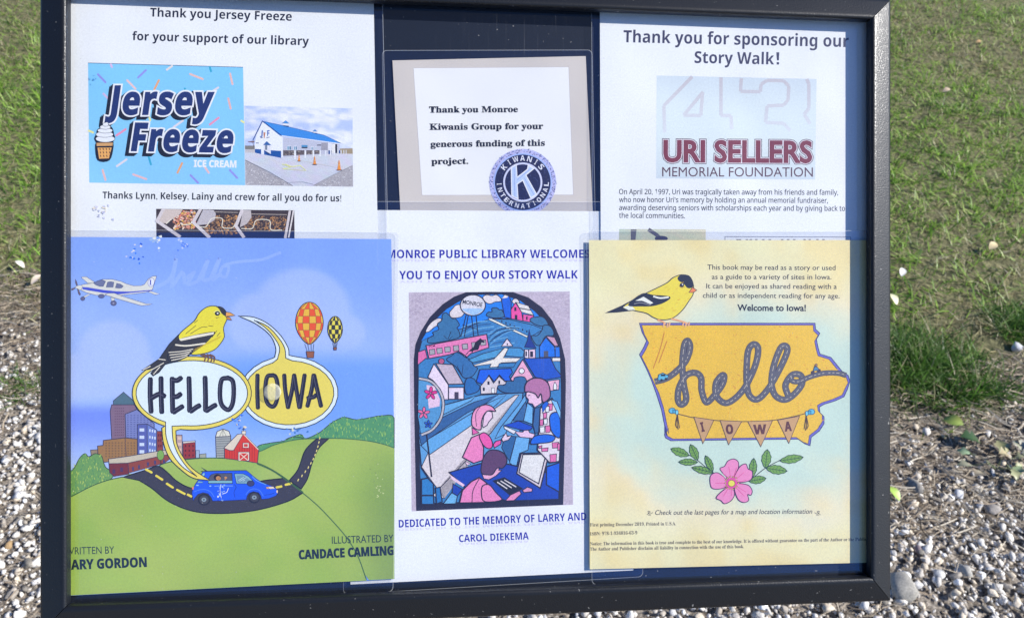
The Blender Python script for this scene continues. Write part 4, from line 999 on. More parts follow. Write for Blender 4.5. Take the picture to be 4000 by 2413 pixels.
a.stroke([(210, 650), (372, 322), (700, 572)], 16, (40, 76, 140)); a.stroke([(700, 572), (1200, 640), (1720, 712)], 13, (226, 230, 240))
for (x, y, k) in ((770, 370, 1), (1270, 505, .68)):
    a.poly([(x-48*k, y-10*k), (x+50*k, y), (x+50*k, y+45*k), (x-45*k, y+30*k)], (214, 218, 226)); a.poly([(x-56*k, y-14*k), (x, y-58*k), (x+58*k, y-8*k)], (70, 140, 210), (40, 80, 140), 4); a.poly([(x-46*k, y+22*k), (x+52*k, y+32*k), (x+52*k, y+56*k), (x-40*k, y+38*k)], (36, 74, 130))
a.poly([(385, 730), (445, 665), (525, 735)], (52, 96, 160)); a.poly([(400, 735), (515, 740), (515, 885), (400, 815)], (206, 212, 226)); a.rect(418, 735, 455, 815, (110, 124, 144)); a.poly([(412, 840), (500, 880), (470, 884)], (36, 40, 60))
a.text('J', (335, 570), (375, 572), 92, (44, 88, 170), 'sansb'); a.text('F', (455, 575), (495, 575), 95, (44, 88, 170), 'sansb'); a.ell(405, 470, 16, 42, (232, 232, 236)); a.poly([(390, 515), (424, 515), (410, 615), (400, 615)], (176, 120, 96))
a.stroke([(340, 610), (380, 600)], 12, (90, 96, 130)); a.stroke([(443, 610), (495, 595)], 12, (90, 96, 130)); a.rect(258, 690, 310, 702, (60, 80, 130))
for x0, x1, y in ((790, 870, 745), (905, 970, 748), (1200, 1245, 758), (1268, 1300, 760)): a.rect(x0, y, x1, 815, (226, 232, 240)); a.rect(x0+6, y+6, (x0+x1)/2-3, 812, (120, 160, 190)); a.rect((x0+x1)/2+3, y+6, x1-5, 812, (96, 130, 164))
a.rect(1040, 730, 1142, 785, (80, 140, 190)); a.rect(1040, 765, 1142, 785, (46, 56, 70)); a.rect(1305, 725, 1375, 740, (40, 44, 66)); a.rect(1378, 690, 1490, 820, (146, 150, 166)); a.rect(1555, 715, 1650, 870, (212, 216, 220)); a.rect(1615, 715, 1648, 868, (40, 40, 54)); a.rect(1490, 700, 1553, 820, (206, 212, 226)); a.rect(1500, 822, 1553, 885, (36, 76, 140)); a.rect(1670, 820, 1700, 875, (36, 76, 140))
a.poly([(120, 672), (235, 655), (235, 690), (125, 684)], (120, 100, 104)); a.stroke([(210, 685), (225, 760)], 8, (80, 76, 80))
for x, y0, y1, w in ((930, 822, 972, 34), (1105, 822, 952, 30), (1243, 822, 938, 28), (1360, 820, 928, 26), (1455, 820, 918, 24), (1537, 820, 910, 22), (1606, 818, 903, 20), (1665, 818, 897, 18), (1715, 815, 890, 15), (1762, 815, 884, 13), (1801, 815, 880, 12)): a.rect(x-w/2, y0, x+w/2, y1, (228, 232, 242)); a.stroke([(x+w/2, y0), (x+w/2, y1)], 4, (150, 156, 176))
a.stroke([(710, 1055), (860, 1110), (720, 1135), (1115, 1165), (1020, 1080), (880, 1100), (760, 1055)], 14, (224, 222, 156)); a.stroke([(1045, 1000), (1620, 1105)], 5, (206, 206, 200))
for x, y0, y1, w in ((998, 895, 1005, 40), (1265, 925, 1062, 50), (1682, 985, 1158, 62)):
    a.ell(x, y1, w*.9, 8, (60, 44, 40)); a.poly([(x-5, y0), (x+5, y0), (x+w/2, y1-4), (x-w/2, y1-4)], (232, 142, 66)); a.rect(x-w*.22, (y0*.5+y1*.5)-8, x+w*.22, (y0*.5+y1*.5)+8, (240, 176, 120))
a.build('building_photo', r, PHOTO)
a = Art(wf, 'e5', 2)
a.poly([(83, 150), (2338, 175), (2342, 640), (88, 625)], (66, 60, 62)); a.poly([(86, 540), (2340, 520), (2342, 640), (88, 625)], (40, 52, 92))
FO = [(206, 150, 130), (220, 176, 90), (170, 120, 100), (216, 130, 116), (120, 90, 80), (224, 200, 190)]; FB = [(150, 118, 86), (110, 90, 74), (186, 140, 90), (70, 60, 56), (130, 110, 96)]
for i in range(260): a.ell(rng.uniform(360, 720), rng.uniform(180, 480), rng.uniform(12, 28), rng.uniform(9, 18), rng.choice(FO), n=6, rot=rng.uniform(0, 3))
for i in range(300): a.ell(rng.uniform(880, 1400), rng.uniform(260, 560), rng.uniform(12, 28), rng.uniform(8, 17), rng.choice(FB), n=6, rot=rng.uniform(0, 3))
for i in range(300): a.ell(rng.uniform(1500, 2200), rng.uniform(270, 500), rng.uniform(10, 24), rng.uniform(7, 14), rng.choice(FB), n=6, rot=rng.uniform(0, 3))
a.poly([(170, 155), (520, 160), (470, 240), (350, 320), (250, 390), (110, 370)], (190, 182, 180)); a.poly([(850, 165), (1020, 170), (1060, 230), (1040, 330), (930, 400), (730, 420)], (176, 176, 186)); a.poly([(1500, 172), (1630, 175), (1640, 290), (1560, 400), (1450, 450)], (176, 174, 180))
for p in ([(205, 150), (100, 350), (480, 610)], [(810, 155), (690, 370), (960, 620)], [(1490, 165), (1385, 430), (1520, 620)], [(2270, 180), (2190, 630)]): a.stroke(p, 52 if p[0][0] < 2000 else 46, (196, 194, 202))
a.stroke([(2290, 180), (2215, 630)], 8, (34, 34, 50)); a.stroke([(2325, 180), (2245, 620)], 24, (206, 206, 212))
for p in ([(1030, 200), (1420, 210)], [(1640, 235), (2215, 245)], [(530, 200), (730, 200)]): a.stroke(p, 8, (186, 180, 176))
for p in ([(760, 440), (900, 440), (990, 310), (1160, 310), (1160, 440), (1220, 465), (1330, 460), (1370, 400)], [(1470, 470), (1650, 470), (1720, 335), (1930, 340), (1945, 470), (2000, 500), (2140, 495)], [(250, 395), (330, 320)], [(480, 380), (520, 410), (640, 400), (665, 350)]): a.stroke(p, 13, (222, 214, 204), smooth=True)
a.build('food_bins_photo', r, GRAINY)
def spot(a, cx, cy, rx, ry, n, cols, sz=(3, 9)):
    for i in range(n):
        x, y = cx+rng.gauss(0, rx), cy+rng.gauss(0, ry); k = rng.randint(5, 7); s0 = rng.uniform(*sz)
        a.poly([(x+s0*rng.uniform(.4, 1.3)*math.cos(6.283*j/k), y+s0*rng.uniform(.3, 1.1)*math.sin(6.283*j/k)) for j in range(k)], rng.choice(cols))
a = Art(wf, 'S', 30); spot(a, 400, 820, 20, 15, 18, [(214, 210, 198), (196, 202, 222), (176, 184, 212)]); spot(a, 365, 310, 10, 14, 9, [(84, 150, 210), (110, 176, 224)], (2, 5)); tag(a.build('worn_patch', r), kind='stuff')
# ================================================================== 4. foundation notice
r, wf = sheet('sponsor_notice', 'white laminated thank-you notice with grey picture and maroon outlined letters, top right', 'notice',
              [(2343, -10), (3432, 22), (3432, 1020), (2347, 1020)], -.0030, white, [(2310, -16), (3445, 20), (3445, 1050), (2313, 1050)])
BK3 = (58, 60, 84)
text_line(r, wf, 'z3', 'Thank you for sponsoring our', (275, 247), (1583, 275), 70, BK3, 'sansb'); text_line(r, wf, 'z3', 'Story Walk', (688, 367), (1150, 376), 68, BK3, 'sansb')
a = Art(wf, 'z3', 2); a.poly([(1163, 305), (1180, 305), (1178, 352), (1166, 352)], BK3); a.rect(1165, 362, 1179, 376, BK3); a.build('exclamation_mark', r, TEXTINK)
for t, p0, p1 in (('On April 20, 1997, Uri was tragically taken away from his friends and family,', (250, 1128), (1522, 1132)), ('who now honor Uri\u2019s memory by holding an annual memorial fundraiser,', (250, 1174), (1463, 1179)),
                  ('awarding deserving seniors with scholarships each year and by giving back to', (250, 1220), (1562, 1225)), ('the local communities.', (250, 1265), (632, 1268))): text_line(r, wf, 'z3', t, p0, p1, 30, (36, 38, 56), 'sans', off=.008)
a = Art(wf, 'z3', 2)
a.stroke([(865, 1410), (865, 1374), (1595, 1377), (1595, 1410)], 3, (60, 62, 90))
for x in (930, 945, 985, 1008, 1040, 1080, 1118, 1190, 1225, 1260, 1320, 1350, 1395, 1430): a.stroke([(x, 1391), (x+14, 1391)], 5, (90, 92, 120))
tag(a.build('ruled_box', r, TEXTINK), kind='stuff')
a = Art(wf, 'z3', 2)
a.grid([(468, 440), (1397, 460), (1388, 1043), (466, 1036)], 10, 10, lambda u, t, x, y: (188+12*math.sin(t*3.14), 204+12*math.sin(t*3.14), 216+6*math.sin(t*3.14)))
def fade(pts, w, seg=8):
    for p, q_ in zip(pts, pts[1:]):
        for k in range(seg):
            t0, t1 = k/seg, (k+1)/seg; y = p[1]+(q_[1]-p[1])*t0; kf = min(1, max(0, (y-440)/330)); c = tuple(a0*(1-kf)+b0*kf for a0, b0 in zip((178, 179, 189), (199, 209, 220)))
            a.stroke([(p[0]+(q_[0]-p[0])*t0, p[1]+(q_[1]-p[1])*t0), (p[0]+(q_[0]-p[0])*t1, p[1]+(q_[1]-p[1])*t1)], w, c, l=3+.1*k)
fade([(675, 446), (510, 615), (515, 770)], 20); fade([(738, 535), (625, 670), (725, 672), (735, 535)], 20); fade([(842, 450), (842, 672), (900, 672), (905, 750)], 20)
fade([(960, 455), (955, 532), (1070, 534), (1075, 490), (1110, 468), (1205, 470), (1235, 500), (1232, 580), (1205, 612), (1110, 616), (1100, 712), (1205, 716), (1245, 760)], 20); fade([(1340, 460), (1352, 490), (1352, 630), (1325, 665), (1360, 720)], 20)
a.text('URI SELLERS', (512, 938), (1366, 943), 120, (60, 36, 46), 'gill', outline=((60, 36, 46), 27)); a.text('URI SELLERS', (512, 938), (1366, 943), 120, (208, 206, 220), 'gill', outline=((208, 208, 222), 20)); a.text('URI SELLERS', (512, 938), (1366, 943), 120, (116, 56, 68), 'gill', outline=((116, 56, 68), 11))
a.text('MEMORIAL FOUNDATION', (500, 1025), (1375, 1027), 54, (84, 56, 68), 'gill')
a.build('foundation_picture', r)
a = Art(wf, 'z3', 2); a.grid([(250, 1330), (753, 1332), (753, 1420), (250, 1420)], 14, 4, lambda u, t, x, y: (170+24*u+rng.uniform(-6, 6), 184+12*u, 170-4*t)); a.poly([(318, 1332), (352, 1332), (342, 1420), (318, 1420)], (90, 92, 100)); a.stroke([(420, 1332), (470, 1365), (500, 1400)], 22, (84, 84, 96)); a.ell(495, 1385, 38, 16, (60, 60, 76)); a.build('photo_strip', r, GRAINY)
# ================================================================== 5. illustrated cover page
r, wf = sheet('illustrated_cover_page', 'laminated picture-book cover with yellow bird, speech bubbles and blue car on green hills, lower left', 'picture page',
              [(225, 925), (1528, 934), (1541, 2260), (225, 2327)], -.0019, lambda u, t: (110, 150, 236), [(195, 895), (1560, 905), (1536, 2310), (195, 2372)])
def sm(x, a_, b_): t = min(1, max(0, (x-a_)/(b_-a_))); return t*t*(3-2*t)
def mixc(a_, b_, k): return tuple(a_[i]*(1-k)+b_[i]*k for i in range(3))
def coversky(x, y):             # x, y in photograph pixels
    X, Y = (x-200)/.56818, (y-900)/.56818
    c = mixc((122, 158, 238), (144, 174, 240), sm(Y, 100, 700)); c = mixc(c, (120, 158, 244), sm(X, 1500, 2300)*.5*(1-sm(Y, 300, 900)))
    c = mixc(c, (112, 156, 246), sm(Y, 800, 950)*sm(X, 700, 1400)); c = mixc(c, (112, 140, 238), sm(Y, 1170, 1260)*(1-sm(X, 500, 900))); c = mixc(c, (164, 190, 238), sm(Y, 1250, 1650)*.9)
    def el(cx, cy, rx, ry): return 1-sm(math.hypot((X-cx)/rx, (Y-cy)/ry), .86, 1.06)
    k1 = max(el(1720, 560, 350, 310), el(1430, 640, 220, 220), el(1950, 700, 220, 150))*(1-sm(Y, 740, 880)); k2 = max(el(430, 850, 260, 240), el(250, 1020, 250, 200), el(560, 1010, 190, 200))*(1-sm(Y, 1120, 1210))
    return mixc(c, (166, 187, 242), max(k1*.6, k2*.65))
a = Art(wf, 'S', 2, LAYER*.52)
a.grid([(225, 925), (1528, 934), (1541, 1800), (225, 1900)], 80, 56, lambda u, t, x, y: coversky(x, y))
a.fr('z4')
SKW = (140, 171, 245)
for p, w in (([(700, 400), (820, 330), (860, 190), (830, 380), (900, 290), (920, 370)], 26), ([(930, 330), (980, 290), (940, 370), (1010, 350)], 24), ([(1010, 350), (1080, 200), (1040, 330), (1090, 340)], 26),
             ([(1090, 340), (1160, 190), (1110, 330), (1160, 300)], 26), ([(1170, 250), (1220, 250), (1200, 320), (1160, 300), (1190, 240), (1300, 215), (1450, 200), (1580, 150)], 20)): a.stroke(p, w, SKW, smooth=True)
a.cut('printed_sky', r)
a.fr('e2'); CR = (200, 206, 204); AO = (48, 64, 112)
a.poly([(320, 430), (340, 405), (450, 405), (660, 540), (640, 570), (490, 575)], CR, AO, 9)
a.poly([(1920, 740), (2010, 735), (2360, 855), (2260, 875), (2210, 865)], CR, AO, 9)
a.poly([(330, 610), (620, 568), (860, 470), (1120, 470), (1340, 520), (1500, 590), (1680, 640), (1880, 635), (1960, 600), (2060, 460), (2170, 390), (2270, 385), (2270, 420), (2160, 760), (1980, 815), (1350, 890), (900, 890), (700, 885), (450, 820), (300, 750)], CR, AO, 10)
a.poly([(345, 670), (480, 680), (900, 750), (1250, 785), (1600, 790), (2160, 745), (2160, 770), (1700, 815), (1300, 860), (900, 825), (500, 760), (350, 730)], (70, 84, 196))
a.poly([(150, 680), (220, 635), (330, 625), (345, 670), (310, 750), (250, 740)], CR, AO, 7)
for p in ([(160, 460), (205, 540), (225, 635), (195, 640), (165, 560)], [(60, 715), (150, 690), (165, 710), (70, 765)], [(210, 710), (245, 730), (305, 860), (275, 892), (240, 840)]): a.poly(p, (104, 96, 116), AO, 6)
for p in ([(635, 570), (740, 510), (850, 478), (950, 525), (890, 655), (800, 655), (700, 620)], [(1000, 545), (1080, 530), (1165, 545), (1145, 675), (965, 675)], [(1240, 575), (1340, 600), (1410, 650), (1370, 695), (1290, 705), (1205, 690)]): a.poly(p, (104, 114, 150), AO, 9)
a.ell(840, 910, 82, 55, (96, 104, 146), AO, 8); a.poly([(930, 870), (1010, 830), (1180, 830), (1330, 890), (2000, 1105), (2165, 1110), (2080, 1140), (1880, 1158), (1200, 960)], CR, AO, 10)
a.poly([(1085, 940), (1185, 960), (1180, 1030), (1105, 1040)], CR, AO, 7); a.ell(1158, 1092, 76, 66, (96, 100, 134), AO, 9); a.ell(1155, 1092, 22, 20, (150, 156, 184)); a.poly([(375, 915), (500, 855), (560, 868), (410, 945)], CR, AO, 7); a.ell(355, 975, 56, 53, (96, 100, 134), AO, 8)
a.ell(2135, 550, 82, 112, (210, 218, 232), (70, 80, 170), 9, rot=.25); a.text('I', (2085, 615), (2150, 615), 128, (60, 70, 170), 'serif')
a.cut('printed_aeroplane', r)
# worn specks in the print
a.fr('S'); spot(a, 530, 995, 24, 24, 14, [(40, 90, 200), (206, 208, 206), (60, 120, 220)], (3, 7)); spot(a, 612, 945, 10, 16, 14, [(150, 180, 214), (220, 226, 220), (110, 150, 210)], (4, 9)); spot(a, 718, 955, 14, 14, 12, [(90, 130, 220), (180, 196, 226)], (3, 8))
tag(a.build('worn_specks', r), kind='stuff'); a.V = []; a.G = []; a.C = []; a.vn = 0
# city
a.fr('z5'); CO = (60, 62, 84)
a.poly([(395, 105), (460, 50), (530, 110), (520, 150), (395, 150)], (80, 110, 128), CO, 4); a.poly([(385, 130), (530, 130), (560, 190), (560, 350), (385, 350), (375, 170)], (122, 104, 128), CO, 5)
a.poly([(470, 190), (545, 160), (655, 250), (655, 350), (475, 350)], (116, 128, 184), CO, 5)
for j in range(11):
    for i in range(6):
        x, y = 404+i*13, 150+j*17
        if x < 468: a.rect(x, y, x+6, y+6, (92, 72, 92))
    for i in range(8):
        x, y = 482+i*21, 196+j*14
        if y < 345 and x < 640: a.rect(x, y, x+11, y+5, (84, 96, 146))
a.poly([(250, 418), (330, 412), (330, 470), (255, 460)], (140, 128, 108), CO, 4); a.poly([(295, 392), (330, 388), (332, 356), (470, 340), (548, 348), (548, 470), (300, 500)], (148, 116, 76), CO, 5); a.stroke([(470, 342), (478, 470)], 4, CO)
for j in range(6):
    for i in range(10):
        x, y = 345+i*20, 368+j*17
        if x < 535: a.rect(x, y, x+9, y+9, (116, 94, 72))
a.poly([(548, 256), (610, 252), (672, 290), (670, 440), (550, 450)], (104, 124, 190), CO, 5); a.poly([(548, 256), (610, 252), (612, 446), (550, 450)], (88, 100, 168), CO, 4)
for j in range(4):
    a.rect(562, 280+j*46, 592, 300+j*46, (190, 208, 240))
    for i in range(3): a.rect(624+i*16, 285+j*42+i*3, 632+i*16, 302+j*42+i*3, (196, 214, 244))
a.poly([(672, 298), (706, 298), (712, 430), (672, 430)], (134, 72, 66), CO, 4); a.poly([(795, 322), (832, 322), (836, 460), (800, 450)], (170, 150, 150), CO, 4); a.poly([(838, 364), (916, 358), (918, 468), (840, 476)], (142, 60, 60), CO, 4); a.poly([(838, 364), (916, 358), (916, 368), (838, 376)], (200, 200, 196), CO, 3)
for j in range(3):
    for i in range(3): a.rect(850+i*24, 385+j*30, 858+i*24, 398+j*30, (80, 40, 52))
    for i in range(2): a.rect(680+i*14, 315+j*34, 688+i*14, 332+j*34, (90, 44, 54))
    a.rect(804, 335+j*36, 828, 352+j*36, (204, 182, 170))
a.rect(920, 420, 942, 468, (150, 176, 206), CO, 3); a.poly([(944, 444), (985, 440), (985, 468), (944, 468)], (150, 160, 150), CO, 3)
a.cut('printed_city', r)
def leafy(a, outline, cols, box, n, sz):
    a.poly([(min(p[0], 2181), p[1]) for p in catmull(outline, True, 4)], cols[0], (60, 70, 60), 5)
    for i in range(n):
        x = rng.uniform(box[0], box[2]); y = rng.uniform(box[1], box[3])
        if inside((x, y), outline): a.stroke([(x, y), (x+rng.uniform(-5, 5)*sz/12, y-sz*rng.uniform(.7, 1.3))], sz*.36, rng.choice(cols[1:]))
def inside(p, poly):
    c = False; j = len(poly)-1
    for i in range(len(poly)):
        if (poly[i][1] > p[1]) != (poly[j][1] > p[1]) and p[0] < (poly[j][0]-poly[i][0])*(p[1]-poly[i][1])/(poly[j][1]-poly[i][1])+poly[i][0]: c = not c
        j = i
    return c
GB = [(104, 150, 92), (150, 182, 96), (124, 170, 90), (84, 138, 96), (168, 190, 100)]
leafy(a, [(60, 700), (60, 600), (140, 540), (180, 470), (215, 440), (240, 460), (280, 440), (320, 455), (335, 500), (350, 530), (400, 575), (300, 660), (130, 712)], GB, (110, 440, 400, 700), 260, 13)
GC = [(84, 146, 104), (124, 172, 96), (100, 160, 104), (66, 128, 104), (140, 184, 100)]
leafy(a, [(1500, 355), (1560, 325), (1590, 320), (1620, 345), (1700, 310), (1740, 280), (1790, 240), (1860, 210), (1940, 225), (2010, 215), (2100, 200), (2183, 215), (2183, 402), (2000, 370), (1760, 350)], GC, (1500, 200, 2178, 400), 420, 13)
leafy(a, [(1310, 430), (1320, 390), (1400, 372), (1480, 360), (1530, 335), (1600, 345), (1500, 380), (1400, 410)], GC, (1310, 340, 1600, 425), 60, 9)
a.cut('printed_trees', r)
# silo and barn
a.poly([(1045, 335), (1142, 330), (1142, 480), (1050, 480)], (150, 158, 160), CO, 5); a.poly([(1045, 335), (1055, 300), (1092, 284), (1130, 298), (1142, 330)], (206, 210, 200), CO, 5, )
for k in range(9): a.stroke([(1050, 348+k*15), (1140, 345+k*15)], 4, (104, 112, 118))
for k in range(3): a.stroke([(1070+k*22, 332), (1092, 286)], 3, (110, 116, 110))
# hills
def gcol(x, y, base=(152, 182, 94)):
    k = math.sin(x*.004 + y*.0065 + 1.4*float(vnoise(np.array(x/300.), np.array(y/200.), 1, 41)))*.5+.5; k2 = float(vnoise(np.array(x/150.), np.array(y/110.), 1, 42))
    c = mixc(base, (134, 170, 80), k*.7); c = mixc(c, (164, 178, 102), k2*.4); return mixc(c, (108, 138, 84), sm(x, 1850, 2200)*.6*sm(y, 300, 700))
top = catmull([(1100, 480), (1310, 432), (1420, 385), (1560, 352), (1700, 345), (1850, 345), (2000, 358), (2110, 380), (2183, 405)]); a.area(top, [(1100, 900), (2183, 900)], 24, 12, lambda x, y: gcol(x, y)); a.stroke(top, 5, (60, 100, 76))
top = catmull([(640, 560), (700, 510), (800, 485), (900, 474), (1000, 468), (1100, 470), (1200, 476), (1310, 500), (1400, 540), (1500, 605), (1620, 700)]); a.area(top, [(640, 800), (1620, 800)], 26, 8, lambda x, y: gcol(x, y, (150, 182, 104))); a.stroke(top, 6, (56, 92, 66))
a.poly([(1103, 410), (1112, 405), (1225, 315), (1320, 412), (1312, 500), (1240, 488), (1103, 470)], (196, 66, 52), CO, 5)
for k in range(12): a.stroke([(1118+k*16, 412 if k < 5 else 400), (1118+k*16, 478+k)], 2.5, (140, 44, 38))
a.poly([(1098, 405), (1185, 318), (1225, 312), (1160, 420), (1135, 420)], (204, 198, 186), CO, 4); a.stroke([(1225, 318), (1318, 415)], 6, (206, 200, 190)); a.rect(1219, 372, 1258, 404, (216, 206, 198), CO, 3); a.rect(1226, 379, 1250, 397, (186, 70, 60)); a.rect(1190, 430, 1260, 486, (216, 206, 198), CO, 3); a.rect(1198, 438, 1252, 484, (196, 66, 52)); a.stroke([(1198, 438), (1252, 484)], 5, (216, 206, 198)); a.stroke([(1252, 438), (1198, 484)], 5, (216, 206, 198))
a.rect(1213, 296, 1238, 318, (206, 202, 190), CO, 3); a.stroke([(1223, 276), (1223, 298)], 4, CO); a.stroke([(1212, 285), (1236, 285)], 3, CO)
# front hill
a.area(catmull([(60, 740), (130, 712), (250, 650), (350, 612), (455, 588), (520, 560)]) + catmull([(640, 590), (900, 700), (1300, 720), (1500, 660), (1600, 690), (1700, 780), (1800, 880), (1880, 980), (1950, 1090), (2005, 1243)]), [(60, 1346), (130, 1340), (2005, 1246)], 44, 26, lambda x, y: gcol(x, y))
a.area([(1600, 690), (1700, 560), (2183, 560)], [(1600, 691), (1700, 780), (1800, 880), (1880, 980), (1950, 1090), (2005, 1244), (2183, 1236)], 18, 18, lambda x, y: gcol(x, y)); a.stroke([(60, 740), (130, 712), (250, 650), (350, 612), (455, 588)], 6, (56, 92, 66), smooth=True)
a.poly([(366, 478), (485, 462), (735, 418), (760, 470), (720, 500), (470, 570), (400, 585), (372, 560)], (134, 74, 66), CO, 4); a.poly([(366, 478), (485, 462), (495, 570), (400, 585), (372, 560)], (112, 56, 62), CO, 4)
a.poly([(366, 474), (485, 458), (735, 415), (745, 445), (488, 500), (368, 504)], (184, 180, 166), CO, 4)
for x, y in ((515, 525), (553, 513), (610, 495), (655, 484), (712, 480)): a.rect(x, y, x+12, y+24, (72, 70, 116))
for x, y in ((390, 540), (440, 528)): a.rect(x, y, x+18, y+28, (78, 60, 96))
a.ell(696, 450, 22, 32, (120, 164, 88), (60, 80, 60), 3); a.stroke([(698, 480), (698, 505)], 5, (60, 60, 50))
ASP = (64, 66, 78)
rd = catmull([(455, 590), (600, 545), (680, 520), (740, 560), (800, 615), (900, 662), (1100, 690), (1250, 640), (1350, 612), (1480, 597)]) + [(1600, 690)] + catmull([(1600, 690), (1500, 745), (1300, 800), (1080, 820), (900, 805), (750, 745), (640, 660), (560, 610)])[1:]
a.poly(rd, ASP, (34, 40, 48), 7)
rd2 = catmull([(1515, 610), (1570, 540), (1610, 430), (1650, 380), (1690, 345)]) + catmull([(1765, 345), (1700, 410), (1660, 500), (1630, 600), (1590, 665)]); a.poly(rd2, ASP, (34, 40, 48), 6)
for i in range(340):
    x, y = rng.uniform(480, 1590), rng.uniform(540, 810)
    if inside((x, y), rd): a.ell(x, y, rng.uniform(2, 4), 2, rng.choice([(84, 86, 98), (48, 50, 60), (96, 98, 108)]), n=4)
YL = (214, 204, 84)
for p in ([(603, 540), (640, 560)], [(668, 580), (708, 606)], [(735, 630), (775, 656)], [(800, 670), (850, 696)], [(868, 700), (892, 712)], [(1432, 655), (1465, 648)], [(1490, 638), (1527, 630)]): a.stroke(p, 14, YL, cap=True)
for k in range(11): t = k/10; x = 1568+(1706-1568)*t**.9-22*math.sin(t*3.14)*(-1); y = 615-265*t; a.stroke([(x, y), (x+6-t*2, y-15)], 6, (216, 206, 130))
a.stroke([(1310, 505), (1400, 545), (1480, 598), (1600, 690), (1700, 775), (1800, 880), (1880, 975), (1950, 1090), (2005, 1240)], 6, (70, 106, 72), smooth=True)
a.cut('printed_hills_and_road', r)
# car
a.fr('e3'); CB = (44, 92, 226); CD = (30, 44, 110)
a.poly([(275, 15), (440, 110), (380, 108)], (52, 56, 84)); a.ell(355, 800, 150, 140, (44, 48, 62)); a.ell(1560, 750, 140, 140, (44, 48, 62))
a.poly([(62, 640), (80, 560), (150, 420), (200, 350), (290, 190), (330, 120), (600, 108), (1370, 100), (1460, 170), (1600, 290), (1750, 390), (1950, 460), (2080, 520), (2130, 640), (2080, 710), (1900, 775), (1740, 790), (1715, 700), (1660, 630), (1540, 605), (1440, 640), (1385, 720), (1375, 800), (870, 825), (560, 832), (520, 740), (450, 660), (330, 630), (210, 670), (130, 760), (95, 825), (80, 720)], CB, CD, 12)
a.stroke([(275, 122), (600, 112), (1370, 98)], 16, (26, 30, 50)); a.poly([(455, 410), (465, 290), (520, 200), (620, 170), (1025, 165), (1035, 410)], (82, 88, 108), (28, 32, 60), 12)
a.poly([(1085, 175), (1300, 180), (1420, 240), (1520, 340), (1400, 390), (1385, 415), (1135, 412)], (130, 180, 196), (28, 32, 60), 12); a.poly([(1130, 215), (1290, 210), (1420, 300), (1460, 345), (1390, 380), (1160, 395)], (110, 146, 172))
for p in ([(1180, 340), (1310, 255)], [(1210, 355), (1370, 270)], [(1290, 355), (1335, 322)]): a.stroke(p, 12, (186, 216, 226))
a.poly([(290, 210), (350, 150), (375, 165), (350, 270), (285, 240)], (130, 190, 206), CD, 6); a.poly([(185, 400), (220, 350), (330, 370), (320, 400)], (110, 160, 196), CD, 6); a.rect(462, 350, 1030, 400, (120, 176, 190))
a.ell(675, 265, 90, 76, (46, 38, 46)); a.ell(698, 285, 60, 52, (176, 132, 90)); a.ell(690, 275, 6, 8, (30, 26, 30)); a.ell(728, 268, 6, 8, (30, 26, 30)); a.stroke([(690, 300), (712, 308), (735, 296)], 6, (110, 50, 44)); a.ell(875, 272, 34, 26, (186, 140, 96)); a.poly([(855, 280), (880, 285), (872, 330), (850, 330)], (176, 130, 90))
a.ell(1475, 410, 88, 68, (64, 70, 110), (28, 32, 60), 10)
for cx, cy in ((355, 800), (1565, 745)): a.ell(cx, cy, 130, 122, (58, 62, 72), (34, 36, 46), 10, n=28); a.ell(cx, cy, 104, 98, (70, 74, 84), n=24); a.ell(cx-4, cy, 58, 50, (130, 150, 166), n=18); a.ell(cx-4, cy, 20, 18, (40, 44, 56), n=10)
a.stroke([(110, 610), (260, 560), (400, 560), (520, 620), (600, 740)], 16, (80, 130, 240), smooth=True); a.stroke([(1360, 680), (1450, 570), (1580, 540), (1700, 590), (1780, 720)], 16, (80, 130, 240), smooth=True); a.stroke([(1080, 430), (1125, 500), (1075, 620), (1095, 745)], 9, CD, smooth=True); a.stroke([(1800, 690), (1960, 670), (2070, 625)], 8, CD)
a.poly([(1840, 500), (1890, 490), (1930, 545), (1860, 540)], (232, 166, 120), CD, 6); a.poly([(1885, 488), (2020, 486), (2065, 535), (1930, 545)], (220, 206, 190), CD, 7); a.ell(2112, 605, 18, 38, (226, 196, 170)); a.poly([(62, 500), (110, 490), (100, 560), (66, 555)], (220, 130, 110)); a.stroke([(600, 475), (820, 465), (1050, 470)], 14, (120, 166, 246)); a.ell(195, 455, 34, 15, (140, 186, 250)); a.ell(505, 472, 26, 15, (140, 186, 250)); a.stroke([(1510, 240), (1620, 340), (1850, 440)], 16, (110, 170, 250), smooth=True)
# worn patch over the door
for i in range(26): x, y = rng.gauss(740, 45), rng.gauss(620, 100); a.ell(x, y, rng.uniform(8, 26), rng.uniform(8, 30), rng.choice([(120, 160, 246), (20, 60, 190), (226, 232, 246), (150, 180, 240)]), n=6)
a.stroke([(760, 430), (740, 600), (770, 760)], 12, (206, 218, 246), smooth=True); a.stroke([(940, 520), (900, 620), (800, 660)], 16, (200, 212, 244), smooth=True)
a.cut('printed_car', r)
# bubbles
a.fr('d3'); BY_ = (230, 203, 98); BW = (204, 222, 240); BO_ = (40, 50, 62)
ob = lambda cx, cy, rx, ry, a0, a1, n=26: [(cx+rx*math.cos(math.radians(a0+(a1-a0)*i/n)), cy+ry*math.sin(math.radians(a0+(a1-a0)*i/n))) for i in range(n+1)]
right_o = ob(1700, 1035, 518, 385, -84, 250) + catmull([(1550, 660), (1560, 560), (1500, 430), (1350, 310), (1165, 226)])[0:] + catmull([(1165, 226), (1330, 240), (1480, 310), (1610, 430), (1690, 560), (1700, 640)])[1:]
right_o = [p for p in right_o if not (False)]
a.poly(right_o, BW, BO_, 9)
right_i = ob(1700, 1035, 474, 338, -86, 249) + catmull([(1580, 680), (1600, 560), (1540, 450), (1450, 350), (1330, 270)]) + catmull([(1330, 270), (1480, 340), (1600, 470), (1655, 570), (1665, 670)])[1:]
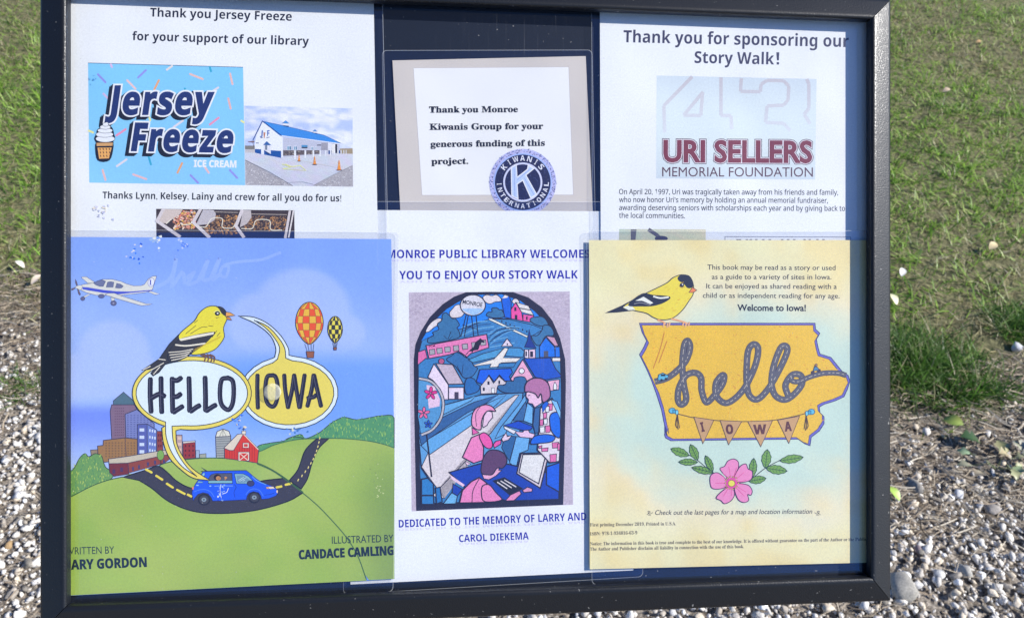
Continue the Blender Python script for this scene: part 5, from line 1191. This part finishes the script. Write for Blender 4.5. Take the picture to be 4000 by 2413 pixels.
a.poly(right_i, BY_, BO_, 9)
left_o = ob(675, 1035, 628, 382, 106, 452)[:0] + ob(675, 1035, 628, 390, 108, 474)
W = lambda x, y: ((260+x*600/2229-500)*2297/850, (1600+y*600/2229-1150)*2297/850)    # from the city enlargement
lo = ob(675, 1040, 628, 388, 122, 122-360+22, 40)[:-1]
tailo = catmull([W(1590, 300), W(1600, 480), W(1680, 660), W(1830, 850), W(2085, 1022)]) + catmull([W(2085, 1022), W(1850, 990), W(1680, 880), W(1500, 700), W(1410, 480), W(1385, 260)])[1:]
a.poly(list(ob(675, 1040, 628, 388, 96, -236, 44)) + tailo[::-1][0:], BY_, BO_, 9) if False else None
lo = ob(675, 1040, 628, 388, 101, -243, 46)      # counter clockwise round the top, open at the tail
a.poly(lo + catmull([W(1385, 262), W(1410, 480), W(1500, 700), W(1680, 880), W(1850, 990), W(2085, 1022)]) + catmull([W(2085, 1022), W(1830, 850), W(1680, 660), W(1600, 480), W(1588, 300)])[1:], BY_, BO_, 9)
li = ob(675, 1040, 588, 344, 97, -242, 46)
a.poly(li + catmull([W(1438, 212), W(1450, 400), W(1530, 620), W(1680, 820), W(1895, 965)]) + catmull([W(1895, 965), W(1750, 830), W(1620, 640), W(1550, 450), W(1532, 235)])[1:], BW, BO_, 9)
# brush-drawn words
LK = (44, 46, 60); HLt = (104, 106, 124)
def brush(strokes, w=50):
    for st in strokes: a.stroke(st, w, LK, smooth=len(st) > 2, cap=True)
    for st in strokes: a.stroke([(x-w*.16, y) for x, y in st], w*.16, (82, 84, 102), smooth=len(st) > 2)
brush([[(238, 890), (236, 1060), (246, 1235)], [(350, 880), (352, 1060), (358, 1240)], [(250, 1090), (330, 1050), (385, 1070)],
       [(468, 885), (470, 1060), (474, 1235)], [(470, 900), (520, 905), (560, 880)], [(480, 1075), (520, 1075), (555, 1050)], [(485, 1240), (520, 1215), (575, 1180)],
       [(645, 880), (650, 1060), (652, 1225)], [(665, 1230), (720, 1190), (755, 1170)], [(815, 875), (820, 1060), (820, 1220)], [(830, 1225), (890, 1185), (925, 1165)]], 54)
brush([[(1050, 880), (990, 900), (972, 1040), (990, 1160), (1060, 1215), (1105, 1150), (1118, 1020), (1105, 910), (1050, 875)]], 50)
brush([[(1368, 850), (1366, 1020), (1372, 1195)], [(1530, 850), (1470, 870), (1450, 1010), (1470, 1140), (1535, 1180), (1575, 1100), (1580, 960), (1560, 870), (1525, 848)],
       [(1650, 850), (1660, 1000), (1690, 1190)], [(1690, 1190), (1730, 1020), (1755, 850)], [(1755, 850), (1780, 1010), (1810, 1190)], [(1815, 1190), (1840, 1020), (1865, 850)],
       [(1960, 850), (1940, 1000), (1895, 1175)], [(1965, 850), (2000, 1010), (2038, 1175)], [(1900, 1090), (1960, 1080), (1985, 1060)]], 46)
a.cut('printed_speech_bubbles', r)
# small finch on the bubble
YB, DK_, WH = (230, 208, 66), (60, 62, 66), (214, 214, 204)
a.poly([(145, 800), (330, 680), (440, 520), (540, 420), (760, 560), (560, 690), (400, 730), (330, 820), (265, 860), (240, 830), (290, 770), (220, 790)], DK_, BO_, 7)
a.poly([(540, 470), (560, 400), (700, 280), (750, 200), (820, 140), (900, 120), (1000, 145), (1045, 200), (1050, 250), (1010, 350), (1018, 440), (990, 500), (930, 570), (850, 610), (740, 632), (670, 628), (640, 560)], YB, BO_, 8, smooth=True)
a.poly([(420, 640), (520, 490), (700, 430), (915, 395), (880, 450), (800, 530), (700, 600), (600, 670), (460, 712)], DK_, BO_, 6, smooth=True)
a.poly([(540, 470), (700, 430), (910, 395), (905, 420), (700, 460), (560, 490)], WH); a.stroke([(500, 530), (620, 540), (820, 515)], 16, WH, smooth=True)
for k in range(4): a.stroke([(430+k*10, 610+k*28), (560, 600+k*24), (690-k*20, 575+k*22)], 9, WH, smooth=True)
for p in ([(160, 795), (240, 755)], [(240, 800), (380, 720)], [(270, 840), (340, 760)], [(325, 680), (400, 690)]): a.stroke(p, 9, WH)
a.poly([(930, 125), (990, 130), (1040, 180), (1030, 225), (990, 200), (960, 150)], DK_, smooth=True); a.poly([(1035, 185), (1080, 190), (1132, 222), (1030, 232)], (222, 160, 92), BO_, 6); a.poly([(1040, 235), (1075, 240), (1098, 272), (1045, 258)], (200, 140, 84), BO_, 5)
a.ell(945, 200, 27, 24, (30, 30, 34)); a.ell(948, 198, 9, 9, (220, 224, 230)); a.stroke([(905, 190), (950, 170), (985, 200)], 6, (240, 232, 160), smooth=True)
for p in ([(610, 415), (720, 325)], [(660, 415), (780, 345), (840, 345)], [(700, 300), (740, 270)], [(890, 450), (940, 380)], [(940, 440), (975, 400)], [(850, 330), (900, 335)], [(930, 250), (960, 240)]): a.stroke(p, 6, (90, 84, 44), smooth=True)
for k in range(16): x = 690+k*18; y = 600-k*9; a.stroke([(x, y), (x+28, y-34)], 4, (190, 166, 50))
for k in range(14): x = 760+k*17; y = 250+(k % 3)*34; a.stroke([(x, y), (x+20, y-16)], 4, (204, 182, 56))
for x in (815, 850, 885, 915): a.stroke([(x-50, 630), (x, 660), (x-8, 712)], 15, (110, 84, 72), smooth=True)
a.cut('printed_finch', r)
# balloons
def balloon(cx, cy, rx, ry, ca, cb, bx, by, bw, cols_, rows_):
    L_ = [(cx+rx*math.sin(t)*(1 if t < 1.57 or t > 4.71 else 1), cy-ry*math.cos(t)) for t in (6.283*i/40 for i in range(40))]
    L_ = [(x if y < cy else cx+(x-cx)*(1-.35*((y-cy)/ry)**2), y) for x, y in L_]
    a.poly(L_, ca, BO_, 8)
    for j in range(rows_):
        for i in range(cols_):
            if (i+j) % 2: continue
            y0, y1 = cy-ry+2*ry*j/rows_, cy-ry+2*ry*(j+1)/rows_
            def xx(u, y):
                k = max(0, 1-((y-cy)/ry)**2)**.5*(1 if y < cy else 1-.35*((y-cy)/ry)**2); return cx+rx*k*math.sin((u-.5)*math.pi*.98)
            a.poly([(xx(i/cols_, y0+2), y0), (xx((i+1)/cols_, y0+2), y0), (xx((i+1)/cols_, y1-2), y1), (xx(i/cols_, y1-2), y1)], cb, (90, 80, 60), 3)
    for u in (-.3, -.1, .12, .3): a.stroke([(cx+u*rx*1.1, cy+ry*.98), (bx+u*bw*1.2, by)], 4, (70, 70, 80))
    a.poly([(bx-bw/2, by), (bx+bw/2, by), (bx+bw*.42, by+bw*.8), (bx-bw*.38, by+bw*.8)], (140, 92, 72), BO_, 5)
balloon(1916, 302, 146, 222, (226, 176, 66), (222, 88, 50), 1925, 600, 84, 6, 6); balloon(2187, 370, 78, 140, (226, 208, 84), (58, 62, 60), 2187, 558, 34, 6, 6)
a.cut('printed_balloons', r)
# names and credits
a.fr('z5'); TX = (44, 62, 72)
a.text('WRITTEN BY', (92, 1082), (402, 1074), 46, TX, 'gill'); a.cut('text_line', r, TEXTINK); a.text('MARY GORDON', (68, 1178), (607, 1158), 60, (38, 54, 66), 'sansb', outline=((38, 54, 66), 4)); a.cut('text_line', r, TEXTINK)
a.text('ILLUSTRATED BY', (1786, 1012), (2177, 1000), 46, TX, 'gill'); a.cut('text_line', r, TEXTINK); a.text('CANDACE CAMLING', (1578, 1110), (2177, 1082), 56, (38, 54, 66), 'sansb', outline=((38, 54, 66), 4))
a.cut('text_line', r, TEXTINK); a.fr('S'); spot(a, 935, 1645, 20, 16, 16, [(60, 110, 210), (216, 206, 176), (90, 140, 220)], (2, 7)); spot(a, 1160, 1682, 22, 8, 9, [(70, 120, 190), (200, 206, 190)], (3, 8)); spot(a, 1475, 1880, 9, 60, 16, [(170, 190, 130), (120, 144, 90)], (2, 4)); spot(a, 1480, 1925, 8, 20, 10, [(190, 206, 150)], (2, 4))
tag(a.build('worn_specks', r), kind='stuff')

# ================================================================== 6. yellow book page
yl = lambda x, y: -.0010
def ycol(u, t):
    n = .5*float(vnoise(np.array(u*7), np.array(t*8), 1, 51)) + .5*float(vnoise(np.array(u*19), np.array(t*22), 1, 52))
    d = math.hypot((u-.55)/.66, (t-.50)/.36); k = 1-sm(d+.35*(n-.5), .55, 1.25)
    c = mixc((234, 217, 180), (226, 205, 160), n); c = mixc(c, (234, 202, 146), sm(n, .5, .8)*.55)
    return mixc(c, (182, 208, 200), k*.97)
r, wf = sheet('book_introduction_page', 'cream and teal laminated book page with yellow bird on an orange state map, lower right', 'picture page',
              [(2301, 938), (3432, 938), (3432, 2195), (2304, 2222)], 0, ycol, [(2290, 900), (3445, 900), (3445, 2260), (2312, 2283)], nx=44, ny=44, wf=yl, up=.0006)
TK = (34, 42, 52)
for t, p0, p1, cp, st, of in (('This book may be read as a story or used', (953, 284), (1883, 288), 36, 'gill', .004), ('as a guide to a variety of sites in Iowa.', (985, 353), (1853, 355), 36, 'gill', .004),
        ('It can be enjoyed as shared reading with a', (945, 420), (1892, 424), 36, 'gill', .004), ('child or as independent reading for any age.', (920, 488), (1912, 492), 36, 'gill', .004), ('Welcome to Iowa!', (1170, 582), (1668, 584), 45, 'gill', .026)):
    text_line(r, wf, 's3', t, p0, p1, cp, TK, st, off=of)
text_line(r, wf, 's4', 'Check out the last pages for a map and location information', (602, 700), (1797, 690), 36, TK, 'gill', off=.004, shear=.22)
a = Art(wf, 's4', 2)
for sx, cx in ((1, 560), (-1, 1838)): a.stroke([(cx-22*sx, 700), (cx+4*sx, 678), (cx-12*sx, 672), (cx-2*sx, 694), (cx+24*sx, 682)], 4, TK, smooth=True); a.stroke([(cx-12*sx, 704), (cx+10*sx, 702)], 3, TK); a.cut('flourish', r)
TK2 = (54, 50, 48)
text_line(r, wf, 's4', 'First printing December 2019, Printed in U.S.A.', (107, 788), (760, 778), 25, TK2, 'serif', off=0); text_line(r, wf, 's4', 'ISBN: 978-1-934816-63-9', (107, 856), (466, 847), 25, TK2, 'serif', off=0)
text_line(r, wf, 's4', 'Notice: The information in this book is true and complete to the best of our knowledge. It is offered without guarantee on the part of the Author or the Publis', (107, 932), (2207, 896), 25, TK2, 'serif', off=0)
text_line(r, wf, 's4', 'The Author and Publisher disclaim all liability in connection with the use of this book.', (107, 972), (1277, 952), 25, TK2, 'serif', off=0)
u_ = lambda x, y: ((2250+x*.51356-2250)/.53833, (1650+y*.51356-900)/.53833)      # lower enlargement -> upper one
a = Art(wf, 's3', 2)
IA = [(460, 672), (1735, 672), (1738, 715), (1770, 745), (1745, 790), (1755, 840), (1770, 895), (1850, 920), (1890, 970), (1930, 1020), (1975, 1050), (1988, 1090), (1970, 1150), (1945, 1205), (1880, 1235), (1800, 1260), (1766, 1280), (1770, 1320), (1800, 1350), (1800, 1400), (1775, 1440)] + [u_(*p) for p in ((1870, 30), (1855, 60), (1790, 110), (1780, 175), (1740, 160), (1690, 125), (720, 137), (680, 115), (672, 90), (690, 50))] + [(655, 1486), (640, 1400), (620, 1300), (585, 1190), (545, 1080), (510, 1000), (460, 900), (490, 850), (512, 800), (480, 740), (465, 690)]
a.poly(IA, (104, 104, 190), (56, 58, 96), 5)
cx = sum(p[0] for p in IA)/len(IA); cy = sum(p[1] for p in IA)/len(IA)
IAi = [(p[0]+(16 if p[0] < 1100 else -14), p[1]+(14 if p[1] < 1100 else -13)) for p in IA]
a.poly(IAi, (234, 180, 58), (74, 66, 90), 4)
for i in range(420):
    x, y = rng.uniform(480, 1960), rng.uniform(690, 1500)
    if inside((x, y), IAi): a.stroke([(x, y), (x+rng.uniform(-14, 14), y+rng.uniform(-10, 10))], rng.uniform(3, 7), rng.choice([(206, 144, 50), (238, 186, 84), (196, 132, 48), (232, 178, 76)]))
for p in ([(560, 1000), (610, 860), (640, 740)], [(600, 960), (660, 800)]): a.stroke(p, 7, (186, 124, 50), smooth=True)
a.build('state_map', r, GRAINY)
a = Art(wf, 's3', 12, LAYER)
# road lettering
def road(pts, w=48):
    P = catmull(pts, False, 7)
    a.stroke(P, w, (62, 64, 76)); a.stroke(P, w-7, (92, 95, 105))
    acc = 0; last = P[0]; on = None; seg = []
    for p, q_ in zip(P, P[1:]):
        d = math.hypot(q_[0]-p[0], q_[1]-p[1]); acc += d
        if (acc // 17) % 2 == 0: seg.append(p)
        elif seg:
            seg.append(p)
            if len(seg) > 1: a.stroke(seg, 4, (182, 180, 170))
            seg = []
road([(572, 1096), (660, 1070), (740, 1010), (800, 940), (828, 850), (812, 800), (786, 830), (772, 960), (780, 1100), (800, 1220), (768, 1262), (740, 1230), (748, 1140), (800, 1050), (868, 1032), (908, 1070), (912, 1160), (945, 1244), (1000, 1200), (1060, 1120), (1076, 1060), (1056, 1052), (1015, 1110), (1020, 1200), (1080, 1250), (1150, 1220), (1230, 1130), (1300, 980), (1322, 860), (1290, 824), (1250, 870), (1238, 1000), (1240, 1120), (1262, 1200), (1320, 1222), (1400, 1140), (1480, 1000), (1532, 880), (1520, 836), (1480, 860), (1430, 1000), (1420, 1120), (1450, 1200), (1520, 1226), (1590, 1180), (1640, 1110), (1630, 1050), (1570, 1046), (1520, 1120), (1540, 1200)], 46)
road([(1560, 1060), (1570, 1090), (1620, 1094), (1700, 1060), (1800, 1034), (1900, 1034), (1960, 1050)], 38)
# tiny car and cyclist
a.poly([(592, 1080), (600, 1045), (630, 1032), (655, 1045), (672, 1052), (662, 1075), (610, 1090)], (90, 170, 206), (40, 60, 90), 5); a.rect(615, 1042, 648, 1056, (40, 50, 60)); a.ell(620, 1084, 9, 9, (50, 52, 60)); a.ell(652, 1076, 9, 9, (50, 52, 60))
a.ell(1718, 1030, 14, 14, (72, 66, 76), n=12); a.ell(1762, 1016, 14, 14, (72, 66, 76), n=12); a.poly([(1720, 1020), (1730, 985), (1750, 990), (1765, 1012), (1740, 1015)], (80, 130, 170), (50, 50, 70), 4); a.ell(1742, 976, 9, 9, (150, 120, 100), (60, 50, 60), 3)
a.cut('road_lettering', r)
# bunting
a.stroke([(740, 1330), (900, 1365), (1150, 1384), (1400, 1378), (1560, 1352), (1680, 1322)], 6, (84, 70, 60), smooth=True)
for (x0, y0, x1, y1, tx, ty, ch) in ((855, 1352, 1000, 1374, 965, 160, 'I'), (1045, 1376, 1202, 1384, 1160, 168, 'O'), (1245, 1384, 1425, 1378, 1405, 182, 'W'), (1462, 1374, 1622, 1345, 1618, 157, 'A')):
    tx, ty = u_(tx, ty); a.poly([(x0, y0), (x1, y1), (tx, ty)], (184, 152, 108), (86, 72, 62), 5)
    mx_ = (x0+x1+tx)/3; wd2 = {'I': 18, 'O': 48, 'W': 90, 'A': 46}[ch]; by_ = (y0+y1)/2+95
    a.text(ch, (mx_-wd2/2-2, by_), (mx_+wd2/2-2, by_-4), 66, (96, 62, 48), 'sansb', outline=((96, 62, 48), 5))
for (x, y, s_) in ((708, 1312, 1), (1698, 1320, -1)):
    a.ell(x-10*s_, y-6, 24, 20, (96, 178, 214), (50, 90, 120), 5); a.poly([(x-6*s_, y-14), (x+22*s_, y-6), (x+22*s_, y+16), (x-6*s_, y+12)], (76, 158, 200), (50, 90, 120), 4); a.ell(x+24*s_, y+6, 10, 18, (120, 196, 224), (50, 90, 120), 4)
    for k in (-1, 0, 1): a.stroke([(x+28*s_, y+20), (x+(26+k*12)*s_, y+90), (x+(34+k*9)*s_, y+130-10*abs(k))], 5, (80, 62, 50), smooth=True)
a.cut('bunting', r)
# goldfinch
YG = (236, 202, 72)
a.poly([(212, 598), (330, 548), (440, 490), (500, 520), (420, 578), (300, 592)], (46, 50, 60), BO_, 5)
a.poly([(340, 555), (480, 470), (560, 430), (660, 380), (700, 345), (760, 322), (820, 335), (850, 390), (850, 460), (820, 510), (770, 580), (700, 636), (620, 648), (560, 630), (510, 600), (420, 580)], YG, BO_, 6, smooth=True)
a.poly([(340, 556), (400, 540), (430, 575), (380, 578)], (226, 222, 214)); a.poly([(380, 540), (480, 460), (560, 470), (680, 482), (640, 520), (560, 545), (470, 548)], (44, 50, 62), BO_, 5, smooth=True)
a.poly([(430, 510), (490, 480), (560, 525), (540, 535), (480, 510)], (230, 228, 220)); a.stroke([(560, 478), (610, 490), (672, 484)], 12, (230, 228, 220), smooth=True); a.stroke([(420, 532), (470, 525), (540, 540)], 7, (120, 126, 136), smooth=True)
a.poly([(738, 340), (770, 320), (820, 328), (848, 370), (846, 410), (810, 418), (780, 385), (745, 365)], (44, 50, 62), smooth=True); a.poly([(818, 450), (845, 412), (876, 434), (850, 450)], (226, 130, 84), BO_, 4)
a.ell(768, 396, 16, 15, (26, 26, 32)); a.ell(772, 392, 5, 5, (236, 236, 236)); a.stroke([(748, 400), (765, 415), (790, 408)], 4, (150, 120, 40), smooth=True)
for k in range(22): x, y = 560+rng.uniform(0, 250), 430+rng.uniform(-60, 160); inside((x, y), [(340, 555), (560, 430), (700, 345), (850, 390), (820, 510), (700, 636), (560, 630)]) and a.stroke([(x, y), (x+16, y-8)], 3, (200, 160, 50))
a.stroke([(690, 640), (770, 660), (810, 676)], 12, (216, 160, 120), smooth=True); a.stroke([(590, 648), (630, 662), (650, 680)], 12, (216, 160, 120), smooth=True)
for x, y in ((640, 690), (665, 694), (680, 688), (780, 682), (800, 690), (822, 684)): a.stroke([(x, y-18), (x-6, y+8)], 10, (222, 170, 132), cap=True)
a.build('goldfinch', r)
a = Art(wf, 's4', 2)
# soft smudges of shading printed under the flower
for (cx, cy, rx, ry) in ((1120, 560, 120, 70), (1440, 380, 110, 60), (900, 350, 110, 50), (1000, 430, 90, 60)):
    for i in range(60): x, y = rng.gauss(cx, rx*.5), rng.gauss(cy, ry*.5); a.ell(x, y, 4, 3, rng.choice([(186, 188, 186), (196, 194, 182)]), n=4)
def leaf2(a, x0, y0, x1, y1, w):
    dx, dy = x1-x0, y1-y0; h = math.hypot(dx, dy); nx, ny = -dy/h, dx/h; L_, R_ = [], []
    for k in range(9):
        t = k/8; ww = w*math.sin(math.pi*t)**.75*(1.12 if k % 2 else .96); L_.append((x0+dx*t+nx*ww, y0+dy*t+ny*ww)); R_.append((x0+dx*t-nx*ww, y0+dy*t-ny*ww))
    a.poly(L_+R_[::-1][1:-1], (112, 156, 72), (44, 66, 52), 5); a.stroke([(x0, y0), (x1, y1)], 4, (44, 66, 52))
    for t in (.25, .4, .55, .7, .85):
        for s_ in (-1, 1): a.stroke([(x0+dx*(t-.1), y0+dy*(t-.1)), (x0+dx*t+nx*w*.75*s_*math.sin(math.pi*t), y0+dy*t+ny*w*.75*s_*math.sin(math.pi*t))], 2.5, (60, 96, 56))
a.stroke([(860, 245), (930, 290), (1050, 390), (1150, 440)], 6, (60, 66, 50), smooth=True); a.stroke([(1560, 280), (1440, 345), (1340, 420), (1250, 450)], 6, (60, 66, 50), smooth=True)
for q_ in ((860, 250, 720, 198, 30), (925, 285, 870, 165, 30), (925, 300, 780, 298, 24), (1045, 380, 880, 340, 26), (1040, 370, 985, 250, 24), (1340, 415, 1352, 270, 28), (1440, 345, 1455, 203, 34), (1550, 290, 1728, 262, 30), (1445, 345, 1605, 368, 32), (1315, 445, 1445, 422, 28)): leaf2(a, *q_)
for p in ([(1180, 440), (1095, 355), (1130, 330), (1155, 290), (1200, 275), (1235, 300), (1232, 360), (1210, 430)], [(1200, 440), (1240, 340), (1290, 312), (1308, 350), (1340, 370), (1332, 430), (1270, 452)], [(1150, 440), (1080, 380), (1025, 400), (1020, 460), (1040, 500), (1110, 500), (1165, 470)],
          [(1180, 480), (1110, 520), (1065, 570), (1100, 590), (1130, 615), (1180, 590), (1205, 540)], [(1205, 470), (1300, 470), (1338, 510), (1330, 550), (1305, 545), (1312, 590), (1270, 605), (1225, 570)]):
    a.poly(p, (232, 138, 184), (70, 50, 76), 6, smooth=True); mxx, myy = 1182, 458
    for k in (1, 3, 5):
        if k < len(p): a.stroke([(mxx+(p[k][0]-mxx)*.3, myy+(p[k][1]-myy)*.3), (mxx+(p[k][0]-mxx)*.75, myy+(p[k][1]-myy)*.75)], 4, (206, 92, 150))
a.ell(1182, 458, 44, 40, (206, 84, 160)); a.ell(1182, 460, 26, 24, (238, 212, 90), (120, 90, 50), 4)
for k in range(14): t = k*.449; a.ell(1182+rng.uniform(45, 58)*math.cos(t), 458+rng.uniform(42, 54)*math.sin(t), 6, 5, (232, 196, 110), (110, 60, 60), 2, n=8)
a.build('flower_picture', r)

# clear round bumper stuck on the pane, over the second bubble
cx, cy, _ = board(1064, 1530, .0013); bm = bmesh.new(); prof = [(0, 1.35), (4.2, 1.3), (5.6, 1.15), (6.2, .7), (6.4, 0.05)]; n = 36; rows = []
for (rr_, zz) in prof:
    rows.append([bm.verts.new((cx, cy, .0014+zz/1000))] if rr_ == 0 else [bm.verts.new((cx+rr_/1000*(1+.02*math.sin(7*t+2))*math.cos(t), cy+rr_/1000*(1+.02*math.sin(5*t))*math.sin(t), .0014+zz/1000)) for t in (6.2832*i/n for i in range(n))])
for i in range(n): bm.faces.new((rows[0][0], rows[1][i], rows[1][(i+1) % n]))
for A_, B_ in zip(rows[1:], rows[2:]):
    for i in range(n): bm.faces.new((A_[i], B_[i], B_[(i+1) % n], A_[(i+1) % n]))
me = bpy.data.meshes.new('round_bumper'); bm.to_mesh(me); bm.free(); me.materials.append(RUBBER)
for p in me.polygons: p.use_smooth = True
o = link('round_bumper', me); o.matrix_world = BM; tag(o, 'small clear rubber dot stuck over the second speech bubble', 'bumper')
print('objects', len(bpy.data.objects))
